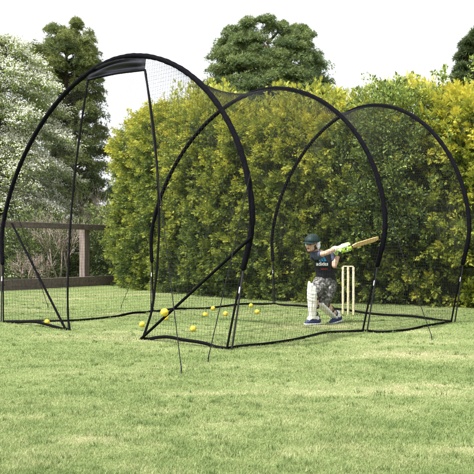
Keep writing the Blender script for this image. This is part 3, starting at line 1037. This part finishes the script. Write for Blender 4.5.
# ground edging of the nets
def edging(pts, seed, lift=0.03, n=44, lateral=0.05, r=(0.017, 0.009)):
    g_ = np.random.default_rng(seed)
    Q = smooth_path(pts, n)
    t = np.linspace(0, 1, n)
    env = np.sin(np.pi * t)
    ph = g_.uniform(0, 6, 4)
    Q[:, 2] = np.maximum(0.012, Q[:, 2] + lift * env * (0.6 + 0.7 * np.sin(9 * t + ph[0]) + 0.4 * np.sin(17 * t + ph[1])))
    Q[:, 0] += lateral * env * np.sin(11 * t + ph[2])
    Q[:, 1] += lateral * env * np.sin(8 * t + ph[3])
    bm = bmesh.new()
    add_chain(bm, Q, [r] * n, 8, flat=(0, 0, 1))
    bm_obj('ground_webbing', bm, M['webbing'], cage)
FL = [RING[i][0] for i in range(3)]
FR = [RING[i][-1] for i in range(3)]
LC, RC = on_plane(0, left_edge[-1]), on_plane(0, right_edge[-1])
up = np.array([0, 0, 1.0])
edging([FL[0], FL[0] * 0.8 + LC * 0.2 + up * 0.03, (FL[0] + LC) / 2 + up * 0.045, FL[0] * 0.2 + LC * 0.8 + up * 0.03, LC], 1, 0.01, 24, 0.01)
edging([RC, RC * 0.75 + FR[0] * 0.25 + up * 0.07, RC * 0.5 + FR[0] * 0.5 + up * 0.06, RC * 0.2 + FR[0] * 0.8 + up * 0.02, FR[0]], 2, 0.012, 24, 0.01)
edging([FL[0], pix_ground(70, 321.5), pix_ground(112, 318.5), pix_ground(133, 313.5, 0.03), FL[1]], 3, 0.012)
edging([FL[1], pix_ground(166, 310, 0.05), pix_ground(190, 309), pix_ground(214, 307.5, 0.03), pix_ground(240, 304, 0.05), FL[2]], 4, 0.012)
edging([FR[0], pix_ground(262, 345), pix_ground(328, 334), FR[1]], 5, 0.012)
edging([FR[1], pix_ground(384, 333), pix_ground(420, 329), FR[2]], 6, 0.012)
edging([FL[2], pix_ground(300, 306, 0.05), pix_ground(330, 309), pix_ground(370, 314, 0.04), pix_ground(410, 316, 0.03), FR[2]], 7, 0.015)

# guy ropes with pegs
def guy(top, ground):
    bm = bmesh.new()
    add_chain(bm, [top, (top + ground) / 2 + np.array([0, 0, -0.012]), ground + np.array([0, 0, 0.03])], 0.0042, 6)
    g_ = bm_obj('guy_rope', bm, M['rope'], cage)
    bm = bmesh.new()
    d = unit(ground - top)
    d = unit(np.array([d[0] * 0.5, d[1] * 0.5, -1]))
    add_chain(bm, [ground - d * 0.06, ground + d * 0.12], 0.006, 6)
    bm_obj('peg', bm, M['tube'], g_)
guy(on_plane(0, right_edge[0]), pix_ground(181.5, 374))
guy(on_plane(0, pix_plane(0, 250.5, 172)), pix_ground(208, 362))
guy(on_plane(0, pix_plane(0, 13, 200)), pix_ground(48, 308))
guy(on_plane(1, pix_plane(1, 163, 202)), pix_ground(121, 308.5))
guy(on_plane(1, pix_plane(1, 386, 205)), pix_ground(432, 340))

# ------------------------------------------------------------------ balls
bm = bmesh.new()
add_ball(bm, (0, 0, 0), 0.036, None, 24, 16)
ring_bm = []
ball_me = bpy.data.meshes.new('ball')
bm.to_mesh(ball_me); bm.free()
ball_me.polygons.foreach_set('use_smooth', [True] * len(ball_me.polygons))
ball_me.materials.append(M['ball'])
bm = bmesh.new()
for s_ in (-0.0035, 0.0035):
    pts = [(0.0363 * math.cos(k * math.pi / 16) * math.cos(s_ * 27), 0.0363 * math.sin(k * math.pi / 16), s_) for k in range(33)]
    add_chain(bm, pts, 0.0008, 4, caps=False)
seam_me = bpy.data.meshes.new('seam')
bm.to_mesh(seam_me); bm.free()
seam_me.materials.append(simple('ball_seam', (0.40, 0.27, 0.03), 0.7, 0.1, 30))

BALLS = [((142, 327), 'yellow ball lying just left of the right wing corner near its strut foot'),
         ((166, 320.5), 'yellow ball on the grass directly behind the diagonal strut'),
         ((193, 331.5), 'nearest yellow ball on the grass behind the right wing net'),
         ((205, 317), 'yellow ball between the nearest net ball and the back pair'),
         ((213, 310.5), 'yellow ball farthest back left of the right leg of the front hoop'),
         ((225.5, 316), 'yellow ball just left of the bent right leg of the front hoop'),
         ((251, 307.5), 'yellow ball farthest right along the net edging, beside the white label band'),
         ((257, 314), 'yellow ball on open grass to the right of the front hoop leg'),
         ((47, 324.5), 'yellow ball lying under the left wing net edging')]
for k, (px, lab) in enumerate(BALLS):
    g0 = pix_ground(px[0], px[1], 0.0)
    b = bpy.data.objects.new('ball', ball_me)
    COL.objects.link(b)
    b.location = (g0[0], g0[1], 0.034)
    b.rotation_euler = (k * 1.3, k * 0.7, k * 2.1)
    tag(b, lab, 'ball', 'yellow practice balls')
    sm_ = bpy.data.objects.new('seam', seam_me)
    COL.objects.link(sm_)
    sm_.parent = b
# one caught against the strut
A_, B_ = on_plane(0, pix_plane(0, 253, 238)), on_plane(0, pix_plane(0, 143, 339))
f = (253 - 173.5) / (253 - 143)
pb = A_ * (1 - f) + B_ * f
nrm = np.cross(a0, b0); nrm = nrm if nrm[1] < 0 else -nrm
pb = pb + nrm * 0.088 + np.array([0, 0, 0.008])
b = bpy.data.objects.new('ball', ball_me)
COL.objects.link(b)
b.location = tuple(pb); b.scale = (1.18,) * 3
tag(b, 'largest yellow ball, up against the diagonal strut of the front hoop', 'ball', 'yellow practice balls')
sm_ = bpy.data.objects.new('seam', seam_me); COL.objects.link(sm_); sm_.parent = b

# ------------------------------------------------------------------ wicket
wc = pix_ground(348.2, 314.6)
wd = np.array([0.70, -0.714, 0.0])
stump_labels = ['left stump of the pale wooden wicket, nearest the boy', 'middle stump of the pale wooden wicket behind the boy', 'right stump of the pale wooden wicket, on the bat side']
tops = []
for k in (-1, 0, 1):
    c = wc + wd * 0.098 * k
    bm = bmesh.new()
    prof = [(0.0, 0.012), (0.03, 0.0185), (0.35, 0.0188), (0.645, 0.0188), (0.66, 0.0165), (0.668, 0.0188), (0.700, 0.0185), (0.712, 0.014)]
    prof = [(-0.02, 0.012)] + prof
    rings = []
    for z_, r_ in prof:
        rings.append([bm.verts.new((c[0] + r_ * math.cos(j * math.pi / 10), c[1] + r_ * math.sin(j * math.pi / 10), z_)) for j in range(20)])
    for r0, r1 in zip(rings[:-1], rings[1:]):
        for j in range(20):
            bm.faces.new((r0[j], r0[(j + 1) % 20], r1[(j + 1) % 20], r1[j]))
    bm.faces.new(rings[0][::-1]); bm.faces.new(rings[-1])
    o = bm_obj('wicket_stump', bm, M['stump'])
    tag(o, stump_labels[k + 1], 'stump', 'three stumps of the wicket')
    tops.append(c + np.array([0, 0, 0.712]))
for k in (0, 1):
    a_, b__ = tops[k], tops[k + 1]
    d = unit(b__ - a_)
    bm = bmesh.new()
    L = np.linalg.norm(b__ - a_)
    p = [a_ + d * 0.003 + up * 0.009, a_ + d * L * 0.25 + up * 0.009, a_ + d * L * 0.3 + up * 0.009, a_ + d * L * 0.7 + up * 0.009, a_ + d * L * 0.75 + up * 0.009, b__ - d * 0.003 + up * 0.009]
    add_chain(bm, p, [0.007, 0.007, 0.010, 0.010, 0.007, 0.007], 10)
    o = bm_obj('wicket_bail', bm, M['stump'])
    tag(o, ['wooden bail bridging the left and middle stumps', 'wooden bail bridging the middle and right stumps'][k], 'bail', 'two bails of the wicket')

# ------------------------------------------------------------------ the batting boy
BY = 10.4
BX = (325.0 - 237.0) * BY / 800.0
KP = BY / 800.0
def J(u_, v_, d=0.0, z=None):
    return Vector((BX + (u_ - 325.0) * KP, BY + d, (324.2 - v_) * KP if z is None else z))
boy = empty('person', (BX, BY, 0))
tag(boy, 'boy in black shirt, camouflage shorts and green helmet swinging a cricket bat', 'person')

neck, headc = J(318.5, 254, 0.04), J(311.8, 243.5, -0.03)
pelvis, chest = J(326.5, 280, 0.12), J(323.5, 262, 0.06)
hipF, kneeF, ankF = J(321, 284, 0.06), J(312.6, 292.5, -0.20), J(313.5, 317.5, -0.08)
hipR, kneeR, ankR = J(331, 284, 0.17), J(322.5, 302, -0.02), J(338.2, 317, 0.22)
shF, elF, wrF = J(314.8, 256.2, 0.0), J(324.5, 253.0, -0.17), J(335.0, 248.9, -0.03)
shR, elR, wrR = J(331, 255.5, 0.13), J(334.6, 266.0, 0.03), J(339.0, 253.5, 0.03)

# head frame: face looks left and a little to the camera
fdir = Vector((-0.60, -0.80, -0.04)).normalized()
hside = fdir.cross(Vector((0.10, 0, 1))).normalized()      # towards his left (image right/back)
hup = hside.cross(fdir).normalized()
HM = Matrix((hside, -fdir, hup)).transposed()              # local x = side, -y = face, z = up
def hl(x_, y_, z_):
    return headc + HM @ Vector((x_, y_, z_))

bm = bmesh.new()
add_ball(bm, hl(0, 0.005, 0.012), (0.070, 0.086, 0.086), HM)
add_ball(bm, hl(0, -0.028, -0.050), (0.054, 0.058, 0.058), HM)
add_ball(bm, hl(0, -0.070, -0.090), (0.024, 0.020, 0.018), HM)         # chin
add_ball(bm, hl(0, -0.060, -0.045), (0.048, 0.034, 0.032), HM)         # cheeks
add_chain(bm, [hl(0, -0.082, 0.0), hl(0, -0.098, -0.026)], [0.010, 0.0135], 10)   # nose
add_chain(bm, [hl(-0.03, -0.075, 0.014), hl(0.03, -0.075, 0.014)], 0.011, 8)      # brow
for s in (-1, 1):
    add_ball(bm, hl(s * 0.072, 0.01, -0.02), (0.012, 0.022, 0.030), HM)
add_chain(bm, [hl(0, 0.02, -0.05), neck, neck + (chest - neck) * 0.3], [0.042, 0.043, 0.055], 14)
# trunk
sh_dir = (shR - shF).normalized()
add_chain(bm, [neck + (chest - neck) * 0.15, chest, chest * 0.5 + pelvis * 0.5, pelvis], [(0.095, 0.06), (0.105, 0.075), (0.095, 0.07), (0.10, 0.08)], 16, flat=sh_dir)
for a_, b__, c_ in ((shF, elF, wrF), (shR, elR, wrR)):
    add_chain(bm, [chest + (a_ - chest) * 0.6, a_, a_ * 0.5 + b__ * 0.5, b__], [0.045, 0.044, 0.038, 0.032], 14)
    add_chain(bm, [b__, b__ * 0.6 + c_ * 0.4, c_ + (c_ - b__) * 0.1], [0.032, 0.033, 0.024], 14)
for a_, b__, c_ in ((hipF, kneeF, ankF), (hipR, kneeR, ankR)):
    bk = (c_ - b__).normalized()
    add_chain(bm, [a_, a_ * 0.5 + b__ * 0.5, b__], [0.080, 0.068, 0.050], 14)
    add_chain(bm, [b__, b__ * 0.68 + c_ * 0.32 + Vector((0.012, 0.012, 0)), b__ * 0.3 + c_ * 0.7, c_ - Vector((0, 0, 0.03))], [0.049, 0.050, 0.036, 0.030], 14)
remesh_obj('body', bm, M['skin'], boy, 0.0075, 4)

# face
for s in (-1, 1):
    bm = bmesh.new()
    add_ball(bm, hl(s * 0.027, -0.0845, -0.008), (0.0135, 0.010, 0.0080), HM)
    bm_obj('eye', bm, M['eye'], boy)
bm = bmesh.new()
add_ball(bm, hl(0, -0.088, -0.062), (0.020, 0.008, 0.008), HM)
bm_obj('mouth', bm, M['lip'], boy)
bm = bmesh.new()
add_ball(bm, hl(0, 0.022, -0.02), (0.077, 0.082, 0.07), HM)
bm_obj('hair', bm, simple('brown_hair', (0.09, 0.05, 0.025), 0.7, 0.3, 40, 0.5, 90), boy)

# helmet
bm = bmesh.new()
vs = add_ball(bm, hl(0, 0.006, 0.022), (0.092, 0.112, 0.098), HM, 28, 18)
inv = HM.transposed()
cut = [v for v in bm.verts if (inv @ (v.co - headc)).z < 0.010 - 0.20 * max(0, (inv @ (v.co - headc)).y)]
bmesh.ops.delete(bm, geom=cut, context='VERTS')
hel = bm_obj('helmet', bm, M['helmet'], boy)
sd = hel.modifiers.new('thick', 'SOLIDIFY'); sd.thickness = 0.006
bm = bmesh.new()                                            # peak
rows = []
for iu in range(13):
    an = R(-62 + 124 * iu / 12)
    row = []
    for iv in range(6):
        g = iv / 5
        ext = 0.062 * math.cos(an * 0.9) * g
        row.append(bm.verts.new(hl(math.sin(an) * (0.091 + 0.35 * ext), 0.004 - math.cos(an) * 0.111 - ext, 0.024 - 0.016 * g - 0.012 * abs(math.sin(an)))))
    rows.append(row)
for a_, b__ in zip(rows[:-1], rows[1:]):
    for k in range(5):
        bm.faces.new((a_[k], b__[k], b__[k + 1], a_[k + 1]))
pk = bm_obj('peak', bm, M['helmet'], hel)
sd = pk.modifiers.new('thick', 'SOLIDIFY'); sd.thickness = 0.007; sd.offset = 0
for s in (-1, 1):
    bm = bmesh.new()
    add_ball(bm, hl(s * 0.084, 0.028, -0.022), (0.014, 0.046, 0.052), HM)
    add_ball(bm, hl(s * 0.088, 0.022, 0.012), (0.010, 0.040, 0.030), HM)
    remesh_obj('ear_guard', bm, M['ear'], hel, 0.005, 3)
bm = bmesh.new()                                            # chin strap
pts = [hl(-0.080, 0.0, -0.05), hl(-0.060, -0.04, -0.085), hl(-0.025, -0.075, -0.112), hl(0.025, -0.075, -0.112), hl(0.060, -0.04, -0.085), hl(0.080, 0.0, -0.05)]
add_chain(bm, pts, [(0.004, 0.009)] * 6, 8)
bm_obj('chin_strap', bm, M['strap'], hel)

# shirt
bm = bmesh.new()
yoke = (shF + shR) / 2
add_chain(bm, [pelvis + Vector((0.0, 0, -0.055)), pelvis + Vector((0.0, 0, 0.02)), chest * 0.45 + pelvis * 0.55, chest, yoke + Vector((0, 0, -0.035)), neck + Vector((0, 0, -0.005))],
          [(0.146, 0.112), (0.140, 0.108), (0.128, 0.100), (0.136, 0.100), (0.128, 0.085), (0.058, 0.055)], 22, flat=sh_dir)
for a_ in (shF, shR):
    add_chain(bm, [chest + (a_ - chest) * 0.55, a_ + Vector((0, 0, -0.008))], [0.070, 0.056], 14)
shirt = remesh_obj('shirt', bm, M['shirt'], boy, 0.007, 5, folds=(0.0075, 11, (1, 1, 0.55)))
for a_, b__ in ((shF, elF), (shR, elR)):
    bm = bmesh.new()
    add_chain(bm, [a_ + (a_ - b__) * 0.05, a_ * 0.75 + b__ * 0.25, a_ * 0.55 + b__ * 0.45], [0.062, 0.056, 0.054], 16)
    remesh_obj('sleeve', bm, M['sleeve'], boy, 0.007, 4, folds=(0.006, 16, (1, 1, 0.7)))

# print on the chest: laid onto the shirt surface
dg = bpy.context.evaluated_depsgraph_get()
dg.update()
from mathutils.bvhtree import BVHTree
sbm = bmesh.new(); sbm.from_mesh(shirt.data)
bmesh.ops.transform(sbm, matrix=Matrix.Translation(boy.location), verts=sbm.verts)
bvh = BVHTree.FromBMesh(sbm)
def on_shirt(p, lift=0.005):
    h = bvh.ray_cast(Vector((p[0], p[1] - 1.0, p[2])), Vector((0, 1, 0)))
    if h[0] is None:
        h = bvh.find_nearest(Vector(p))
    return h[0] + Vector((0, -lift, 0)) + h[1] * 0.001

def print_grid(name, quads, mt):
    """quads: lists of 4 (u, v) pixel-scale corners on the chest, subdivided and laid on the shirt"""
    bm = bmesh.new()
    for q in quads:
        n_ = 8
        g = []
        for i_ in range(n_ + 1):
            r_ = []
            for j_ in range(n_ + 1):
                s_, t_ = i_ / n_, j_ / n_
                p = [(q[0][k] * (1 - s_) + q[1][k] * s_) * (1 - t_) + (q[3][k] * (1 - s_) + q[2][k] * s_) * t_ for k in (0, 1)]
                r_.append(bm.verts.new(on_shirt(J(p[0], p[1]))))
            g.append(r_)
        for i_ in range(n_):
            for j_ in range(n_):
                bm.faces.new((g[i_][j_], g[i_ + 1][j_], g[i_ + 1][j_ + 1], g[i_][j_ + 1]))
    return bm_obj(name, bm, mt, shirt)
print_grid('chest_emblem', [[(318.6, 261.2), (320.6, 261.2), (319.9, 259.2), (318.5, 259.9)],
                            [(321.2, 261.2), (323.4, 261.2), (321.6, 257.2), (320.0, 258.2)],
                            [(324.0, 261.2), (326.4, 261.2), (323.4, 255.4), (321.7, 256.3)]], M['logo_blue'])
cu = bpy.data.curves.new('chest_word', 'FONT')
cu.body = 'adidas'
cu.size = 1.0
cu.offset = 0.022
to = bpy.data.objects.new('chest_word_src', cu)
COL.objects.link(to)
dg = bpy.context.evaluated_depsgraph_get(); dg.update()
tm = bpy.data.meshes.new_from_object(to.evaluated_get(dg))
bpy.data.objects.remove(to)
co = np.zeros(len(tm.vertices) * 3); tm.vertices.foreach_get('co', co); co = co.reshape(-1, 3)
mn, mxx = co.min(0), co.max(0)
bmt = bmesh.new(); bmt.from_mesh(tm)
bmesh.ops.triangulate(bmt, faces=bmt.faces[:])
bmesh.ops.subdivide_edges(bmt, edges=bmt.edges[:], cuts=1)
for v in bmt.verts:
    fx, fy = (v.co.x - mn[0]) / (mxx[0] - mn[0]), (v.co.y - mn[1]) / (mxx[1] - mn[1])
    v.co = on_shirt(J(315.9 + 12.0 * fx, 265.6 - 3.9 * fy))
bm_obj('chest_word', bmt, M['logo_white'], shirt, False)
print_grid('chest_stripe', [[(320.5, 269.3), (327.5, 269.3), (327.5, 268.6), (320.5, 268.6)]], M['logo_red'])

# shorts
bm = bmesh.new()
add_chain(bm, [pelvis + Vector((0.004, 0, 0.03)), pelvis + Vector((0.004, 0, -0.03)), (hipF + hipR) / 2 + Vector((0.004, 0, -0.045))], [(0.132, 0.104), (0.142, 0.112), (0.125, 0.11)], 20, flat=(hipR - hipF).normalized())
add_chain(bm, [hipF, hipF * 0.5 + kneeF * 0.5 + Vector((0, 0, -0.005)), hipF * 0.12 + kneeF * 0.88 + Vector((0.012, 0.01, 0.0))], [0.100, 0.092, 0.074], 16)
add_chain(bm, [hipR, hipR * 0.5 + kneeR * 0.5 + Vector((0.014, 0, 0.005)), hipR * 0.03 + kneeR * 0.97], [0.104, 0.102, 0.082], 16)
remesh_obj('shorts', bm, M['camo'], boy, 0.007, 5, folds=(0.010, 10, (1, 1, 0.6)))

# batting pads
def leg_pad(knee, ank, face, s_top, s_bot, wide=0.075):
    ax = (ank - knee).normalized()
    f = (Vector(face) - ax * Vector(face).dot(ax)).normalized()
    sd_ = ax.cross(f)
    bm = bmesh.new()
    for k in range(5):
        an = R(-66 + 33 * k)
        dv = f * math.cos(an) * 0.060 + sd_ * math.sin(an) * wide
        bot = knee + (ank - knee) * s_bot + dv * 0.72
        mid = knee + (ank - knee) * 0.45 + dv * 0.98
        top = knee + dv * 1.05
        tip = knee - ax * s_top * (1.0 if k in (1, 2, 3) else 0.75) + dv * (1.0 + (0.10 if k == 2 else 0))
        add_chain(bm, [bot, mid, top, tip], [0.021, 0.024, 0.026, 0.020], 12)
    # knee rolls
    for q in (-0.035, 0.015, 0.06):
        c_ = knee + ax * q
        add_chain(bm, [c_ + f * 0.062 * math.cos(R(a_)) * 1.12 + sd_ * math.sin(R(a_)) * wide * 1.08 for a_ in (-70, -35, 0, 35, 70)], 0.024, 10)
    # instep flap
    add_chain(bm, [knee + (ank - knee) * s_bot + f * 0.05, knee + (ank - knee) * (s_bot + 0.07) + f * 0.085], [(0.05, 0.016), (0.04, 0.012)], 12, flat=sd_)
    p_ = remesh_obj('leg_pad', bm, M['pad_white'], boy, 0.007, 4)
    for q, r_ in ((0.16, 0.060), (0.52, 0.056), (0.82, 0.046)):
        c_ = knee + (ank - knee) * q + Vector((0.006, 0.006, 0))
        bm = bmesh.new()
        pts = [c_ + f * math.cos(R(a_)) * r_ * 0.95 + sd_ * math.sin(R(a_)) * (r_ + 0.012) for a_ in range(60, 301, 20)]
        add_chain(bm, pts, [(0.013, 0.004)] * len(pts), 8, flat=ax)
        bm_obj('strap', bm, M['strap'], p_)
leg_pad(kneeF, ankF, (-0.9, -0.45, 0), 0.145, 0.93, 0.066)
leg_pad(kneeR, ankR, (-0.80, -0.35, -0.3), 0.06, 0.98, 0.060)

# shoes
def shoe(ank, toe_dir, zoff, pitch=0.0):
    t = Vector((toe_dir[0], toe_dir[1], 0)).normalized()
    sdv = Vector((-t.y, t.x, 0))
    def q(a_, b__, c_):
        ca, sa = math.cos(pitch), math.sin(pitch)
        a_, b__, c_ = a_ * 0.90, b__ * 0.92, c_ * 0.92
        return Vector((ank.x, ank.y, 0)) + t * (a_ * ca + c_ * sa) + sdv * b__ + Vector((0, 0, zoff + c_ * ca - a_ * sa))
    bm = bmesh.new()
    add_chain(bm, [q(-0.055, 0, 0.048), q(-0.01, 0, 0.052), q(0.06, 0, 0.044), q(0.115, 0, 0.034), q(0.150, 0, 0.028)], [(0.033, 0.036), (0.037, 0.042), (0.038, 0.034), (0.040, 0.023), (0.030, 0.016)], 16, flat=sdv)
    add_chain(bm, [q(-0.02, 0, 0.05), q(-0.03, 0, 0.100)], [(0.036, 0.042), (0.034, 0.038)], 14, flat=sdv)
    sh_ = remesh_obj('shoe', bm, M['shoe'], boy, 0.006, 3)
    bm = bmesh.new()
    prof = [(-0.092, 0.010), (-0.08, 0.030), (-0.04, 0.038), (0.03, 0.037), (0.09, 0.043), (0.14, 0.038), (0.168, 0.022), (0.176, 0.008)]
    L_ = [(q(a_, w_, 0.002), q(a_, w_, 0.019)) for a_, w_ in prof]
    R_ = [(q(a_, -w_, 0.002), q(a_, -w_, 0.019)) for a_, w_ in prof][::-1]
    lo = [bm.verts.new(a_) for a_, _ in L_ + R_]
    hi = [bm.verts.new(b__) for _, b__ in L_ + R_]
    n_ = len(lo)
    for k in range(n_):
        bm.faces.new((lo[k], lo[(k + 1) % n_], hi[(k + 1) % n_], hi[k]))
    bm.faces.new(lo[::-1]); bm.faces.new(hi)
    bmesh.ops.recalc_face_normals(bm, faces=bm.faces)
    bm_obj('sole', bm, M['sole'], sh_, False)
    for k in range(3):
        bm = bmesh.new()
        x0 = 0.035 + 0.026 * k
        zz_ = 0.083 - 0.013 * k
        add_chain(bm, [q(x0, -0.026, zz_ - 0.012), q(x0 + 0.004, 0, zz_), q(x0, 0.026, zz_ - 0.012)], 0.0035, 6)
        bm_obj('lace', bm, M['sole'], sh_)
    bm = bmesh.new()
    add_chain(bm, [q(-0.022, 0, 0.085), ank + Vector((0, 0, 0.035))], [0.040, 0.036], 14)
    bm_obj('sock', bm, M['sock'], boy)
shoe(ankF + Vector((0.015, 0, 0)), (-0.93, -0.35), 0.006)
shoe(ankR + Vector((0.02, 0, 0)), (-0.70, -0.55), 0.010, 0.16)

# ------------------------------------------------------------------ bat and gloves
bh, bt = J(335.6, 251.2, -0.02), J(381.5, 238.3, 0.26)
ba = (bt - bh).normalized()
BL = (bt - bh).length
bz = (Vector((0.15, -0.85, 0.7)) - ba * Vector((0.15, -0.85, 0.7)).dot(ba)).normalized()      # blade edge direction
bf = ba.cross(bz)                                                                              # blade face normal
batr = empty('cricket_bat', tuple(bh))
tag(batr, 'pale willow cricket bat held out to the right in gloved hands', 'cricket bat')
bm = bmesh.new()
add_chain(bm, [bh, bh + ba * 0.02, bh + ba * 0.24, bh + ba * 0.275], [0.017, 0.0145, 0.0145, 0.016], 14)
bm_obj('handle', bm, M['grip'], batr)
bm = bmesh.new()
secs = [(0.255, 0.017, 0.014, 0.010), (0.285, 0.030, 0.016, 0.011), (0.315, 0.046, 0.017, 0.011), (0.42, 0.048, 0.021, 0.011), (BL * 0.82, 0.049, 0.026, 0.011), (BL - 0.03, 0.048, 0.018, 0.010), (BL - 0.008, 0.040, 0.012, 0.008), (BL, 0.024, 0.007, 0.005)]
rings = []
for (d, w, sp, th) in secs:
    c = bh + ba * d
    pr = [(-w, -th * 0.2), (-w * 0.85, -th), (0, -th * 1.05), (w * 0.85, -th), (w, -th * 0.2), (w, th * 0.35), (w * 0.55, th * 0.8 + sp * 0.2), (0.0, th * 0.6 + sp), (-w * 0.55, th * 0.8 + sp * 0.2), (-w, th * 0.35)]
    rings.append([bm.verts.new(c + bz * x_ + bf * y_) for x_, y_ in pr])
for r0, r1 in zip(rings[:-1], rings[1:]):
    for k in range(10):
        bm.faces.new((r0[k], r0[(k + 1) % 10], r1[(k + 1) % 10], r1[k]))
bm.faces.new(rings[0][::-1]); bm.faces.new(rings[-1])
bmesh.ops.recalc_face_normals(bm, faces=bm.faces)
bl = bm_obj('blade', bm, M['bat'], batr)
bv = bl.modifiers.new('edge', 'BEVEL'); bv.width = 0.003; bv.segments = 2
# cord wrap where handle enters the blade
bm = bmesh.new()
add_chain(bm, [bh + ba * 0.245, bh + ba * 0.262], 0.0165, 12)
bm_obj('handle_collar', bm, M['glove_dark'], batr)

def glove(wrist, d, side, flip, cuff):
    """padded glove: palm on one side of the handle, four separate fingers and a thumb closed round it"""
    c = bh + ba * d
    s1 = (wrist - c) - ba * (wrist - c).dot(ba)
    s1 = s1.normalized()
    s2 = ba.cross(s1) * flip
    root_pt = c + s1 * 0.030
    bm = bmesh.new()
    add_chain(bm, [wrist + (wrist - root_pt) * 0.15, wrist * 0.5 + root_pt * 0.5, root_pt + s2 * 0.012], [(0.038, 0.034), (0.046, 0.031), (0.050, 0.027)], 14, flat=ba)
    g = remesh_obj('glove', bm, M['glove_white'], boy, 0.006, 3)
    lens = (250, 275, 265, 225)
    for k in range(4):
        off = ba * ((k - 1.5) * 0.0275)
        bm = bmesh.new()
        pts, rd = [], []
        for j in range(8):
            an = R(-20 + lens[k] * j / 7)
            rr_ = 0.043 if j < 6 else 0.039
            pts.append(c + off + s1 * math.cos(an) * rr_ + s2 * math.sin(an) * rr_)
            rd.append(0.0165 if j in (1, 2, 4, 5) else 0.0140)
        add_chain(bm, pts, rd, 10)
        bm_obj('finger', bm, M['glove_lime'] if k % 2 == 0 else M['glove_white'], g)
        bm = bmesh.new()
        an = R(30)
        add_chain(bm, [c + off + s1 * 0.056 * math.cos(R(5)) + s2 * 0.056 * math.sin(R(5)), c + off + s1 * 0.059 * math.cos(R(40)) + s2 * 0.059 * math.sin(R(40)), c + off + s1 * 0.057 * math.cos(R(75)) + s2 * 0.057 * math.sin(R(75))], [0.0135, 0.0155, 0.013], 8)
        bm_obj('finger_roll', bm, M['glove_white'] if k % 2 == 0 else M['glove_lime'], g)
    bm = bmesh.new()
    th0 = root_pt + (wrist - root_pt) * 0.3 - s2 * 0.012 + ba * 0.030 * side
    add_chain(bm, [th0, th0 - s1 * 0.03 - s2 * 0.022 + ba * 0.012 * side, c - s2 * 0.036 + ba * 0.045 * side, c - s2 * 0.030 - s1 * 0.022 + ba * 0.050 * side], [0.019, 0.018, 0.017, 0.014], 10)
    bm_obj('thumb', bm, M['glove_lime'], g)
    bm = bmesh.new()
    w_ax = (wrist - root_pt).normalized()
    add_chain(bm, [wrist + w_ax * 0.00, wrist + w_ax * 0.028], [0.040, 0.038], 14)
    bm_obj('cuff', bm, cuff, g)
glove(wrR, 0.055, 1, 1, M['glove_dark'])
glove(wrF, 0.170, 1, -1, M['glove_white'])
